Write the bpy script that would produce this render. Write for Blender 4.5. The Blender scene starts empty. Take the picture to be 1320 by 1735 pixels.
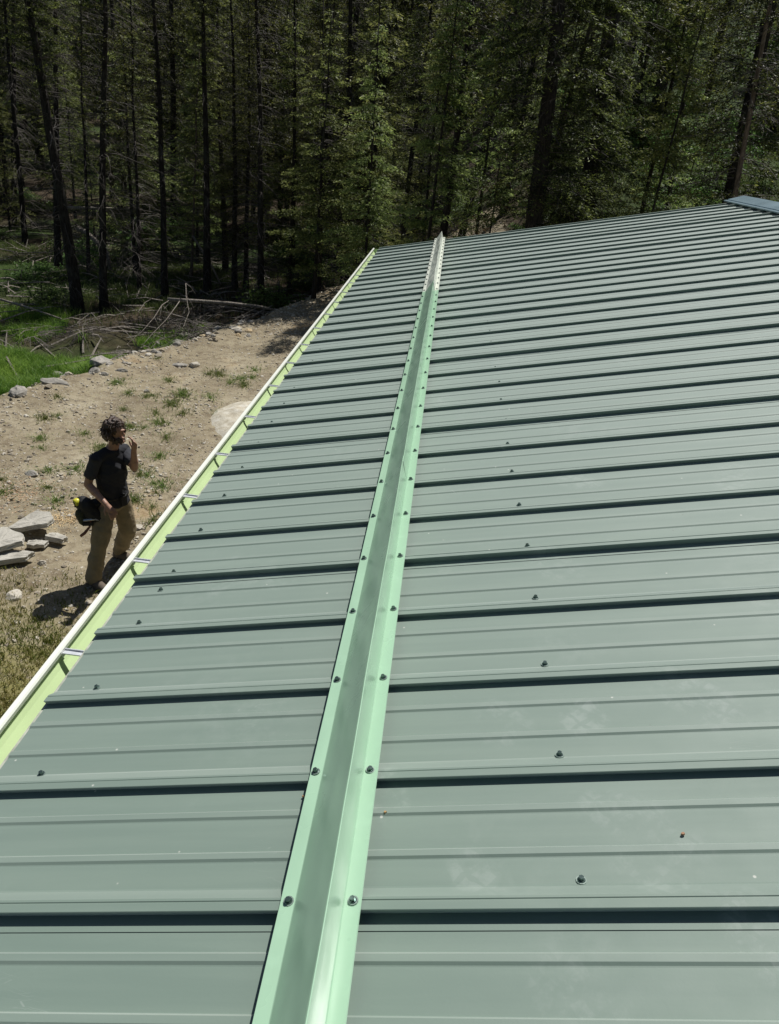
import bpy, math, random
import numpy as np
from mathutils import Vector, Matrix

random.seed(7)
RNG = np.random.default_rng(11)
scene = bpy.context.scene
C = scene.collection

# ------------------------------------------------------------------ camera
cam_data = bpy.data.cameras.new('camera')
cam = bpy.data.objects.new('camera', cam_data)
C.objects.link(cam)
cam_right = Vector((0.9918981, 0.08215872, 0.09689227))
cam_down = Vector((0.12361461, -0.44839488, -0.88524655))
cam_fwd = Vector((-0.02928473, 0.89005167, -0.45491805))
m3 = Matrix((cam_right, -cam_down, -cam_fwd)).transposed()
cam.matrix_world = Matrix.Translation((0, 0, 4.6)) @ m3.to_4x4()
cam_data.sensor_fit = 'HORIZONTAL'
cam_data.sensor_width = 36.0
cam_data.lens = 36.0 * 1244.84 / 1320.0
cam_data.clip_start = 0.05
cam_data.clip_end = 600
scene.camera = cam

# ------------------------------------------------------------------ sky and sun
SUN_EL = math.radians(60)
SUN_AZ = math.radians(27)          # from +Y towards +X
world = bpy.data.worlds.new('World')
scene.world = world
world.use_nodes = True
wn = world.node_tree
bg = wn.nodes['Background']
sky = wn.nodes.new('ShaderNodeTexSky')
sky.sky_type = 'NISHITA'
sky.sun_disc = False
sky.sun_elevation = SUN_EL
sky.sun_rotation = SUN_AZ
wn.links.new(sky.outputs[0], bg.inputs[0])
bg.inputs[1].default_value = 0.05
sun_data = bpy.data.lights.new('sun', 'SUN')
sun_data.energy = 5.0
sun_data.angle = math.radians(0.53)
sun_data.color = (1.0, 0.97, 0.925)
sun = bpy.data.objects.new('sun', sun_data)
C.objects.link(sun)
sdir = Vector((math.sin(SUN_AZ) * math.cos(SUN_EL), math.cos(SUN_AZ) * math.cos(SUN_EL), math.sin(SUN_EL)))
sun.rotation_euler = sdir.to_track_quat('Z', 'Y').to_euler()
sun.location = (10, 20, 40)
scene.view_settings.view_transform = 'Standard'
scene.view_settings.look = 'None'
scene.view_settings.exposure = -0.08
scene.view_settings.gamma = 1.0
scene.view_settings.use_curve_mapping = False
scene.cycles.max_bounces = 6
scene.cycles.diffuse_bounces = 3
scene.cycles.transparent_max_bounces = 4
scene.cycles.sample_clamp_indirect = 4.0


# ------------------------------------------------------------------ helpers
def tag(o, label=None, cat=None, group=None, kind=None):
    if label: o['label'] = label
    if cat: o['category'] = cat
    if group: o['group'] = group
    if kind: o['kind'] = kind
    return o


def empty(name, loc=(0, 0, 0)):
    o = bpy.data.objects.new(name, None)
    o.empty_display_size = 0.1
    o.location = loc
    C.objects.link(o)
    return o


def mesh_np(name, verts, quads=None, tris=None, mats=(), smooth=False, attrs=None):
    """mesh from numpy arrays; attrs = {name: per-face float}"""
    me = bpy.data.meshes.new(name)
    verts = np.asarray(verts, dtype=np.float32)
    nq = 0 if quads is None else len(quads)
    nt = 0 if tris is None else len(tris)
    loops = []
    if nq: loops.append(np.asarray(quads, dtype=np.int32).ravel())
    if nt: loops.append(np.asarray(tris, dtype=np.int32).ravel())
    loops = np.concatenate(loops)
    starts = np.concatenate([np.arange(nq) * 4, nq * 4 + np.arange(nt) * 3]).astype(np.int32)
    me.vertices.add(len(verts)); me.vertices.foreach_set('co', verts.ravel())
    me.loops.add(len(loops)); me.loops.foreach_set('vertex_index', loops)
    me.polygons.add(nq + nt); me.polygons.foreach_set('loop_start', starts)
    if attrs:
        for k, v in attrs.items():
            a = me.attributes.new(k, 'FLOAT', 'FACE')
            a.data.foreach_set('value', np.asarray(v, dtype=np.float32))
    for m in mats: me.materials.append(m)
    me.polygons.foreach_set('use_smooth', np.full(nq + nt, smooth, dtype=bool))
    me.update(calc_edges=True)
    me.validate()
    return me


class MB:
    """collects shapes into one mesh"""
    def __init__(self): self.v = []; self.f = []
    def add(self, vs, fs):
        n = len(self.v); self.v += [tuple(p) for p in vs]; self.f += [tuple(i + n for i in f) for f in fs]
    def box(self, a, b, M=None):
        (x0, y0, z0), (x1, y1, z1) = a, b
        vs = [Vector(p) for p in ((x0, y0, z0), (x1, y0, z0), (x1, y1, z0), (x0, y1, z0), (x0, y0, z1), (x1, y0, z1), (x1, y1, z1), (x0, y1, z1))]
        if M is not None: vs = [M @ p for p in vs]
        self.add(vs, [(3, 2, 1, 0), (4, 5, 6, 7), (0, 1, 5, 4), (1, 2, 6, 5), (2, 3, 7, 6), (3, 0, 4, 7)])
    def tube(self, pts, rad, n=6, caps=True):
        pts = [Vector(p) for p in pts]
        vs = []; fs = []
        up = Vector((0.31, 0.17, 0.93))
        for i, p in enumerate(pts):
            d = (pts[min(i + 1, len(pts) - 1)] - pts[max(i - 1, 0)]).normalized()
            s = d.cross(up)
            if s.length < 1e-3: s = d.cross(Vector((1, 0, 0)))
            s.normalize(); t = s.cross(d)
            r = rad[i] if hasattr(rad, '__len__') else rad
            for k in range(n):
                a = 2 * math.pi * k / n
                vs.append(p + (s * math.cos(a) + t * math.sin(a)) * r)
        for i in range(len(pts) - 1):
            for k in range(n):
                k2 = (k + 1) % n
                fs.append((i * n + k, i * n + k2, (i + 1) * n + k2, (i + 1) * n + k))
        if caps:
            fs.append(tuple(range(n - 1, -1, -1))); fs.append(tuple((len(pts) - 1) * n + k for k in range(n)))
        self.add(vs, fs)
    def mesh(self, name, mat=None, smooth=False):
        me = bpy.data.meshes.new(name)
        me.from_pydata(self.v, [], self.f)
        if mat: me.materials.append(mat)
        if smooth: me.polygons.foreach_set('use_smooth', np.ones(len(me.polygons), dtype=bool))
        me.update()
        return me
    def build(self, name, mat=None, parent=None, smooth=False):
        return link(name, self.mesh(name, mat, smooth), parent)


def link(name, me, parent=None, loc=None):
    o = bpy.data.objects.new(name, me)
    C.objects.link(o)
    if parent: o.parent = parent
    if loc is not None: o.location = loc
    return o


# ------------------------------------------------------------------ material helpers
class NT:
    def __init__(self, name):
        self.m = bpy.data.materials.new(name); self.m.use_nodes = True
        self.t = self.m.node_tree; self.b = self.t.nodes['Principled BSDF']; self.out = self.t.nodes['Material Output']
    def n(self, typ, **kw):
        nd = self.t.nodes.new(typ)
        for k, v in kw.items(): setattr(nd, k, v)
        return nd
    def l(self, a, b): self.t.links.new(a, b)
    def val(self, sock, v):
        if isinstance(v, (int, float)): sock.default_value = v
        elif isinstance(v, tuple): sock.default_value = (*v, 1) if len(v) == 3 and len(sock.default_value) == 4 else v
        else: self.l(v, sock)
    def math(self, op, a, b=0.0, c=0.0, clamp=False):
        nd = self.n('ShaderNodeMath', operation=op, use_clamp=clamp)
        self.val(nd.inputs[0], a); self.val(nd.inputs[1], b); self.val(nd.inputs[2], c)
        return nd.outputs[0]
    def noise(self, vec, scale, detail=4.0, rough=0.55, out='Fac'):
        nd = self.n('ShaderNodeTexNoise')
        if vec is not None: self.l(vec, nd.inputs['Vector'])
        nd.inputs['Scale'].default_value = scale; nd.inputs['Detail'].default_value = detail; nd.inputs['Roughness'].default_value = rough
        return nd.outputs[out]
    def voro(self, vec, scale, feature='F1', out='Distance', rnd=1.0):
        nd = self.n('ShaderNodeTexVoronoi', feature=feature)
        if vec is not None: self.l(vec, nd.inputs['Vector'])
        nd.inputs['Scale'].default_value = scale; nd.inputs['Randomness'].default_value = rnd
        return nd.outputs[out]
    def ramp(self, fac, stops):
        nd = self.n('ShaderNodeValToRGB')
        el = nd.color_ramp.elements
        el[0].position, el[0].color = stops[0][0], (*stops[0][1], 1)
        el[1].position, el[1].color = stops[-1][0], (*stops[-1][1], 1)
        for p, c in stops[1:-1]:
            e = el.new(p); e.color = (*c, 1)
        self.l(fac, nd.inputs[0]); return nd.outputs[0]
    def step(self, fac, a, b, lo=0.0, hi=1.0):
        nd = self.n('ShaderNodeMapRange', interpolation_type='SMOOTHSTEP')
        self.l(fac, nd.inputs[0])
        nd.inputs[1].default_value = a; nd.inputs[2].default_value = b; nd.inputs[3].default_value = lo; nd.inputs[4].default_value = hi
        return nd.outputs[0]
    def mix(self, fac, a, b, blend='MIX'):
        nd = self.n('ShaderNodeMix', data_type='RGBA', blend_type=blend)
        self.val(nd.inputs[0], fac); self.val(nd.inputs[6], a); self.val(nd.inputs[7], b)
        return nd.outputs[2]
    def bump(self, h, strength=0.3, dist=0.01, prev=None):
        nd = self.n('ShaderNodeBump'); nd.inputs['Strength'].default_value = strength; nd.inputs['Distance'].default_value = dist
        self.l(h, nd.inputs['Height'])
        if prev is not None: self.l(prev, nd.inputs['Normal'])
        return nd.outputs[0]
    def set(self, **kw):
        names = dict(col='Base Color', rough='Roughness', metal='Metallic', spec='Specular IOR Level', coat='Coat Weight', coat_rough='Coat Roughness', normal='Normal')
        for k, v in kw.items(): self.val(self.b.inputs[names[k]], v)
        return self
    def pos(self): return self.n('ShaderNodeNewGeometry').outputs['Position']
    def obj(self): return self.n('ShaderNodeTexCoord').outputs['Object']


PITCH = math.radians(13)
CP, SP = math.cos(PITCH), math.sin(PITCH)
FOOT = Vector((0.20322, 0.0, 3.71978))
QD = Vector((CP, 0, SP)); ND = Vector((-SP, 0, CP))
ROOFM = Matrix(((CP, 0, -SP, FOOT.x), (0, 1, 0, 0), (SP, 0, CP, FOOT.z), (0, 0, 0, 1)))   # local (q,u,n) -> world
RIB = 0.2286
U0 = 0.636                      # a lap rib
EAVE, RIDGE, GABLE, BACK = -0.906, 2.80, 8.265, -5.0


def roof_material():
    t = NT('painted_roof_steel')
    P = t.pos()
    sub = t.n('ShaderNodeVectorMath', operation='SUBTRACT'); t.l(P, sub.inputs[0]); sub.inputs[1].default_value = FOOT
    dq = t.n('ShaderNodeVectorMath', operation='DOT_PRODUCT'); t.l(sub.outputs[0], dq.inputs[0]); dq.inputs[1].default_value = QD
    du = t.n('ShaderNodeSeparateXYZ'); t.l(sub.outputs[0], du.inputs[0])
    com = t.n('ShaderNodeCombineXYZ'); t.l(dq.outputs['Value'], com.inputs[0]); t.l(du.outputs[1], com.inputs[1])
    Q = com.outputs[0]
    base = (0.205, 0.285, 0.240)
    # faint tone variation and streaks down the slope
    mp = t.n('ShaderNodeMapping'); t.l(Q, mp.inputs[0]); mp.inputs['Scale'].default_value = (0.6, 9.0, 1)
    streak = t.noise(mp.outputs[0], 3.0, 5)
    blot = t.noise(Q, 2.4, 6)
    col = t.mix(t.step(streak, 0.35, 0.75), (0.108, 0.172, 0.134), (0.132, 0.198, 0.155))
    dust = t.math('MULTIPLY', t.step(blot, 0.50, 0.78), t.step(t.noise(Q, 24, 5, 0.7), 0.38, 0.72))
    col = t.mix(t.math('MULTIPLY', dust, 0.6), col, (0.27, 0.32, 0.285))
    # dusty boot prints with a broken tread pattern
    prints = [(0.347, 1.011, 20, 1.0, .055, .10), (0.30, 1.045, 35, .6, .05, .09), (0.137, 0.988, -30, .8, .05, .055), (-0.003, 0.982, 10, .5, .06, .07), (0.159, 0.79, 80, .75, .045, .08), (0.205, 0.745, 60, .6, .045, .09), (-0.051, 0.689, 50, .6, .045, .06),
              (0.191, 0.681, 70, .65, .05, .08), (0.287, 0.595, 20, .9, .05, .08), (-0.195, 0.835, 15, .7, .04, .07), (0.264, 1.944, 30, .7, .06, .12), (0.661, 1.882, -20, .8, .06, .13), (0.145, 1.487, 40, .5, .06, .12), (-0.55, 1.52, 60, .35, .05, .1), (0.62, 3.1, 15, .8, .06, .13), (0.06, .52, 40, .5, .05, .09), (0.95, 3.9, -30, .7, .07, .12)]
    wob = t.noise(Q, 18, 3, out='Color')
    wadd = t.n('ShaderNodeVectorMath', operation='MULTIPLY_ADD'); t.l(wob, wadd.inputs[0]); wadd.inputs[1].default_value = (0.03, 0.03, 0); t.l(Q, wadd.inputs[2])
    Qw = wadd.outputs[0]
    total = None
    for (q, u, a, s, rx, ry) in prints:
        m = t.n('ShaderNodeMapping', vector_type='TEXTURE'); t.l(Qw, m.inputs[0])
        m.inputs['Location'].default_value = (q + .015, u + .015, 0); m.inputs['Rotation'].default_value = (0, 0, math.radians(a)); m.inputs['Scale'].default_value = (rx, ry, 1)
        ln = t.n('ShaderNodeVectorMath', operation='LENGTH'); t.l(m.outputs[0], ln.inputs[0])
        k = t.math('MULTIPLY', t.step(ln.outputs['Value'], 1.0, 0.55), s)
        total = k if total is None else t.math('MAXIMUM', total, k)
    tread = None
    for ang, per in ((38, .027), (-52, .034)):
        dt = t.n('ShaderNodeVectorMath', operation='DOT_PRODUCT'); t.l(Qw, dt.inputs[0]); dt.inputs[1].default_value = (math.cos(math.radians(ang)), math.sin(math.radians(ang)), 0)
        k = t.step(t.math('SINE', t.math('MULTIPLY', dt.outputs['Value'], 2 * math.pi / per)), -.86, -.6)
        tread = k if tread is None else t.math('MULTIPLY', tread, k)
    total = t.math('MULTIPLY', total, t.math('MULTIPLY', t.math('MULTIPLY_ADD', tread, .6, .4), t.step(t.noise(Q, 20, 6, .7), 0.40, 0.64)))
    col = t.mix(t.math('MULTIPLY', total, 0.5), col, (0.34, 0.39, 0.355))
    # thin pale scratches
    ms = t.n('ShaderNodeMapping'); t.l(Qw, ms.inputs[0]); ms.inputs['Rotation'].default_value = (0, 0, .7); ms.inputs['Scale'].default_value = (1.2, 22, 1)
    scr = t.math('MULTIPLY', t.step(t.voro(ms.outputs[0], 5.0, 'DISTANCE_TO_EDGE'), .012, .002), t.step(t.noise(Q, 3.5, 4), .58, .70))
    col = t.mix(t.math('MULTIPLY', scr, .35), col, (0.36, 0.41, 0.37))
    # tiny pale and dark specks
    vd = t.n('ShaderNodeTexVoronoi'); t.l(Q, vd.inputs['Vector']); vd.inputs['Scale'].default_value = 26
    sc = t.n('ShaderNodeSeparateColor'); t.l(vd.outputs['Color'], sc.inputs[0])
    speck = t.math('MULTIPLY', t.step(vd.outputs['Distance'], 0.075, 0.04), t.math('GREATER_THAN', sc.outputs[0], 0.86))
    col = t.mix(t.math('MULTIPLY', speck, 0.8), col, (0.55, 0.56, 0.5))
    speck2 = t.math('MULTIPLY', t.step(vd.outputs['Distance'], 0.06, 0.03), t.math('LESS_THAN', sc.outputs[1], 0.06))
    col = t.mix(t.math('MULTIPLY', speck2, 0.8), col, (0.05, 0.045, 0.035))
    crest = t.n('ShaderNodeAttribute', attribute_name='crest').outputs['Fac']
    wear_and_sun = t.math('MULTIPLY', crest, t.step(t.noise(mp.outputs[0], 2.0, 4), .25, .75, .35, 1.0))  # worn crests, plus the bright sunlit lines of the far slopes painted paler
    col = t.mix(t.math('MULTIPLY', wear_and_sun, 0.6), col, (0.36, 0.42, 0.37))
    r = t.step(t.noise(Q, 9, 5), 0.3, 0.8, 0.60, 0.70)
    r = t.math('ADD', r, t.math('MULTIPLY', total, 0.2))
    wave = t.noise(Q, 3.2, 2)
    fine = t.noise(Q, 260, 2)
    nrm = t.bump(wave, 0.05, 0.012)
    nrm = t.bump(fine, 0.06, 0.002, nrm)
    nrm = t.bump(t.noise(mp.outputs[0], 1.3, 2), 0.10, 0.01, nrm)
    t.set(col=col, rough=r, spec=0.5, coat=1.0, normal=nrm)
    t.val(t.b.inputs['Coat Roughness'], 0.8); t.val(t.b.inputs['Coat IOR'], 1.6)
    # thin dust film: brightens at grazing angles
    t.val(t.b.inputs['Sheen Weight'], 0.6); t.val(t.b.inputs['Sheen Roughness'], 0.6); t.val(t.b.inputs['Sheen Tint'], (0.93, 1.0, 0.92))
    return t.m


def plain(name, col, rough=0.5, metal=0.0, var=0.12, scale=30, bump=0.0, bdist=0.003, coat=0.0, spec=0.5, bscale=None):
    t = NT(name); P = t.pos()
    nz = t.noise(P, scale, 5)
    lo = tuple(c * (1 - var) for c in col); hi = tuple(min(1, c * (1 + var)) for c in col)
    t.set(col=t.ramp(nz, [(0.3, lo), (0.7, hi)]), rough=t.step(nz, 0.2, 0.8, rough * 0.88, min(1, rough * 1.12)), metal=metal, coat=coat, spec=spec)
    if bump: t.set(normal=t.bump(t.noise(P, bscale or scale, 3), bump, bdist))
    return t.m


def guard_material(name, col, dents):
    t = NT(name); P = t.pos()
    nz = t.noise(P, 7, 4)
    sm = t.step(t.noise(P, 28, 5, .65), .5, .8)
    c = t.mix(t.math('MULTIPLY', sm, .25), col, tuple(min(1, x * 1.25 + .04) for x in col))
    mp = t.n('ShaderNodeMapping'); t.l(P, mp.inputs[0]); mp.inputs['Scale'].default_value = (4, 1.6, 4)
    nrm = t.bump(t.noise(mp.outputs[0], 2.2, 2), dents, 0.03)
    t.set(col=c, rough=t.step(nz, .2, .8, .24, .34), spec=.5, coat=.25, normal=nrm)
    t.val(t.b.inputs['Coat Roughness'], .12)
    return t.m


M = {}
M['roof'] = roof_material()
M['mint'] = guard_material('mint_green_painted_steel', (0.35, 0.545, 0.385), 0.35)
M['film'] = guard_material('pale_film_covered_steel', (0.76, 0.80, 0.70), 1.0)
M['gutter'] = plain('pale_green_gutter_paint', (0.55, 0.70, 0.37), 0.38, var=.04, scale=6, bump=.2, bdist=.01)
M['lip'] = plain('cream_gutter_lip_glare', (0.80, 0.82, 0.74), 0.3, var=.03, scale=8)  # sun glare on the lip put into a near-white colour
M['screw'] = plain('dark_green_screw_paint', (0.12, 0.17, 0.155), 0.25, metal=.75, scale=200)
M['washer'] = plain('grey_green_washer', (0.26, 0.33, 0.29), 0.35, metal=.3, scale=200)
M['zinc'] = plain('zinc_strap', (0.62, 0.64, 0.67), 0.4, metal=.25, scale=60)
M['ridge'] = plain('sky_tinted_ridge_paint', (0.19, 0.27, 0.31), 0.28, scale=5, bump=.2, bdist=.01)  # blue of the reflected sky put into the cap colour
M['drip'] = plain('dusty_drip_edge', (0.42, 0.44, 0.36), 0.5, var=.25, scale=45)
M['wall'] = plain('wall_siding', (0.42, 0.42, 0.38), 0.6, scale=4)

# ------------------------------------------------------------------ terrain
EDGE_Y = np.array([-30., 3, 7, 11.0, 13.3, 15.5, 18.5, 21.7, 23.2, 60])
EDGE_X = np.array([-15., -11, -8.6, -6.95, -6.35, -5.6, -4.6, -3.4, -2.0, 30])


def _h(ix, iy):
    s = np.sin(ix * 127.1 + iy * 311.7) * 43758.5453
    return s - np.floor(s)


def vnoise(x, y):
    ix, iy = np.floor(x), np.floor(y); fx, fy = x - ix, y - iy
    fx = fx * fx * (3 - 2 * fx); fy = fy * fy * (3 - 2 * fy)
    a, b, c, d = _h(ix, iy), _h(ix + 1, iy), _h(ix, iy + 1), _h(ix + 1, iy + 1)
    return (a * (1 - fx) + b * fx) * (1 - fy) + (c * (1 - fx) + d * fx) * fy


def fbm(x, y, o=4):
    s = 0; a = .5
    for k in range(o):
        s = s + a * vnoise(x * 2 ** k + 17.3 * k, y * 2 ** k - 9.1 * k); a *= .5
    return s


def sst(a, b, x):
    t = np.clip((x - a) / (b - a), 0, 1); return t * t * (3 - 2 * t)


def edge_d(x, y):
    """positive outside the gravel pad"""
    ex = np.interp(y, EDGE_Y, EDGE_X) + (fbm(y * .9 + 4, y * 0 + 2.2, 3) - .45) * .9
    return ex - x


def terr(x, y):
    x = np.asarray(x, float); y = np.asarray(y, float)
    d = edge_d(x, y)
    out = sst(0.0, 1.3, d)
    berm = .10 * np.exp(-((d + .25) / .45) ** 2) * sst(8, 12, y)
    z = -.55 * out + berm + (fbm(x * 1.3, y * 1.3, 4) - .47) * (.10 + .35 * out) + (fbm(x * 7, y * 7, 3) - .45) * .06
    hill = sst(-6, 6, x) * (5.2 * sst(10.5, 34, y) + .15 * np.maximum(0, y - 34))
    back = .15 * np.maximum(0, y - 42) * (1 - sst(-6, 6, x)) + .004 * np.maximum(0, y - 60) ** 2 * .6
    left = .05 * np.maximum(0, -x - 22)
    return z + hill + back + left


def tz(x, y): return float(terr(x, y))


def axis(segs):
    out = []
    for a, b, s in segs: out.append(np.arange(a, b, s))
    return np.concatenate(out)


xs = axis([(-220, -60, 10), (-60, -16, 1.6), (-16, -1.0, .11), (-1.0, 12, .6), (12, 60, 1.6), (60, 221, 10)])
ys = axis([(-120, -10, 8), (-10, 3, .6), (3, 26, .12), (26, 60, .7), (60, 120, 2), (120, 300, 10)])
GX, GY = np.meshgrid(xs, ys)
GZ = terr(GX, GY)
nx, ny = len(xs), len(ys)
vid = np.arange(nx * ny).reshape(ny, nx)
quads = np.stack([vid[:-1, :-1], vid[:-1, 1:], vid[1:, 1:], vid[1:, :-1]], -1).reshape(-1, 4)


def ground_material():
    t = NT('ground_dirt_and_duff'); P = t.pos()
    pad = t.n('ShaderNodeAttribute', attribute_name='pad').outputs['Fac']
    gr = t.n('ShaderNodeAttribute', attribute_name='green').outputs['Fac']
    n1 = t.noise(P, .9, 6, .6); n2 = t.noise(P, 6, 6, .65); n3 = t.noise(P, 34, 5, .7)
    dirt = t.ramp(n1, [(0.32, (0.205, 0.170, 0.112)), (0.5, (0.30, 0.255, 0.172)), (0.70, (0.39, 0.345, 0.245))])
    dirt = t.mix(t.math('MULTIPLY', t.step(n2, .45, .66), .75), dirt, (0.15, 0.115, 0.075))
    dirt = t.mix(t.math('MULTIPLY', t.step(n3, .52, .72), .7), dirt, (0.42, 0.38, 0.29))
    vd = t.n('ShaderNodeTexVoronoi'); t.l(P, vd.inputs['Vector']); vd.inputs['Scale'].default_value = 22
    sc = t.n('ShaderNodeSeparateColor'); t.l(vd.outputs['Color'], sc.inputs[0])
    stone = t.math('MULTIPLY', t.step(vd.outputs['Distance'], .38, .25), t.math('GREATER_THAN', sc.outputs[0], .62))
    dirt = t.mix(t.math('MULTIPLY', stone, .8), dirt, t.mix(sc.outputs[1], (0.30, 0.25, 0.18), (0.52, 0.48, 0.40)))
    stain = t.step(t.noise(P, .45, 3), .58, .68)
    dirt = t.mix(t.math('MULTIPLY', stain, .4), dirt, (0.36, 0.23, 0.10))
    duff = t.ramp(t.noise(P, 3.5, 7, .7), [(0.3, (0.020, 0.015, 0.010)), (0.55, (0.060, 0.044, 0.028)), (0.75, (0.115, 0.09, 0.06))])
    green = t.ramp(t.noise(P, 5, 6, .7), [(0.3, (0.018, 0.03, 0.008)), (0.6, (0.045, 0.075, 0.018)), (0.8, (0.09, 0.115, 0.03))])
    col = t.mix(gr, duff, green)
    padm = t.step(t.math('ADD', pad, t.math('MULTIPLY', t.math('SUBTRACT', n2, .5), .7)), .4, .6)
    padgreen = t.math('MULTIPLY', gr, t.step(n2, .3, .55))
    dirt = t.mix(t.math('MULTIPLY', padgreen, .9), dirt, (0.22, 0.21, 0.07))
    col = t.mix(padm, col, dirt)
    h = t.math('ADD', t.math('MULTIPLY', n2, .5), t.math('ADD', t.math('MULTIPLY', n3, .25), t.math('MULTIPLY', stone, .22)))
    t.set(col=col, rough=.95, spec=.15, normal=t.bump(h, .9, .05))
    return t.m


dG = edge_d(GX, GY)
padv = (1 - sst(-.15, .35, dG)) * (1 - sst(.5, 3, GX) * sst(8.5, 10.5, GY))
greenv = np.clip(sst(.3, .9, dG) * sst(.42, .62, fbm(GX * .45 + 3, GY * .45, 4)) + .8 * sst(26, 40, GY) * sst(.44, .6, fbm(GX * .2, GY * .2, 3)) + .9 * sst(2, 6, GX) * sst(10, 16, GY) + sst(-5, -1, -GY) * 0, 0, 1)
lush = np.exp(-(((GX + 8.3) / 1.5) ** 2 + ((GY - 13.6) / 3.0) ** 2)) + np.exp(-(((GX + 13.5) / 3) ** 2 + ((GY - 23) / 3.5) ** 2))
greenv = np.clip(greenv + lush * 1.4 * (dG > 0), 0, 1)
greenv = np.clip(greenv + (dG <= 0) * sst(6.4, 4.6, GY) * .9, 0, 1)
gm = mesh_np('ground', np.stack([GX, GY, GZ], -1).reshape(-1, 3), quads, mats=[ground_material()], smooth=True)
for k, v in (('pad', padv), ('green', greenv)):
    a = gm.attributes.new(k, 'FLOAT', 'POINT'); a.data.foreach_set('value', v.ravel().astype(np.float32))
tag(link('ground', gm), kind='structure')

# ------------------------------------------------------------------ the building
bld = empty('workshop_building', (3.0, 1.6, 0))
tag(bld, 'long low workshop with a ribbed grey-green metal roof filling the foreground', 'building')
BI = Matrix.Translation((-3.0, -1.6, 0))


def on_roof(o, parent=None):
    """put an object modelled in roof coordinates (q,u,n) onto the roof as a part of the building (or a sub-part)"""
    if parent is None:
        o.parent = bld; o.matrix_parent_inverse = BI; o.matrix_basis = ROOFM
    else:
        o.parent = parent
    return o


RIB_PROF = [(-0.0050, 0.0), (-0.0122, 0.0183), (-0.0116, 0.0190), (0.0, 0.019), (0.0012, 0.0172), (0.0026, 0.0172), (0.0036, 0.0186), (0.0075, 0.0180), (0.031, 0.0014), (0.0345, 0.0)]  # near side is an invented undercut, shaped to see no sky and stay dark
MINOR = [(-0.0100, 0.0), (-0.0082, 0.0004), (-0.0046, 0.0030), (0.0050, 0.0033), (0.0085, 0.0004), (0.0098, 0.0)]


def panel_profile(ustart, uend):
    pts = [(ustart - 0.030, 0.0012), (ustart - 0.0052, 0.0010)]
    for r in range(4):
        c = ustart + r * RIB
        pts += [(c + a, b * (.90 if r == 0 else .72) + (.001 if r == 0 else 0)) for a, b in RIB_PROF[(1 if r == 0 else 0):]]
        for k in (1, 2):
            cc = c + .010 + k * RIB / 3
            pts += [(cc + a, b) for a, b in MINOR]
    pts += [(ustart + 4 * RIB - 0.0030, 0.0), (ustart + 4 * RIB - 0.0085, 0.0135), (ustart + 4 * RIB, 0.0148)]
    out = [p for p in pts if p[0] <= uend]
    if out[-1][0] < uend - 1e-4 and uend < pts[-1][0]: out.append((uend, out[-1][1]))
    return out


def panel_mesh(name, ustart, uend, ref, q0=EAVE, q1=RIDGE - .012):
    prof = panel_profile(ustart, uend)
    qs = np.linspace(q0, q1, 10)
    n = len(prof); vs = []
    for q in qs:
        for (u, z) in prof:
            vs.append((q, u - ref, z))
    idx = np.arange(len(qs) * n).reshape(len(qs), n)
    quads = np.stack([idx[:-1, :-1], idx[1:, :-1], idx[1:, 1:], idx[:-1, 1:]], -1).reshape(-1, 4)
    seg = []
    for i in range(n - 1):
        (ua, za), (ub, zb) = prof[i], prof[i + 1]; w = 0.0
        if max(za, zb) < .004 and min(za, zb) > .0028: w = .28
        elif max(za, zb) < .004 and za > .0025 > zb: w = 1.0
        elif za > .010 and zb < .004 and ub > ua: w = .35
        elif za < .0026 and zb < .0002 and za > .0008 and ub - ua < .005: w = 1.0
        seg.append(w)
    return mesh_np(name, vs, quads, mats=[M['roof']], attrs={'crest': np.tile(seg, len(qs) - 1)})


def screw_mesh():
    mb = MB()
    def disc(r0, r1, z0, z1, n):
        a = [(math.cos(2 * math.pi * k / n), math.sin(2 * math.pi * k / n)) for k in range(n)]
        mb.add([(x * r0, y * r0, z0) for x, y in a] + [(x * r1, y * r1, z1) for x, y in a],
               [(k, (k + 1) % n, n + (k + 1) % n, n + k) for k in range(n)] + [tuple(n + k for k in range(n))])
    disc(.0075, .0072, 0, .0014, 12)
    nw = len(mb.f)
    disc(.0058, .0050, .0014, .0026, 12)
    disc(.0040, .0037, .0026, .0068, 6)
    me = mb.mesh('screw', M['washer']); me.materials.append(M['screw'])
    for i, p in enumerate(me.polygons): p.material_index = 0 if i < nw else 1
    return me


SCREW = screw_mesh()


def add_screw(parent, q, u, n, ref):
    o = bpy.data.objects.new('screw', SCREW); C.objects.link(o); o.parent = parent
    o.location = (q, u - ref, n)
    o.rotation_euler = (random.uniform(-.14, .14), random.uniform(-.14, .14), random.uniform(0, 6))
    return o


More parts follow.
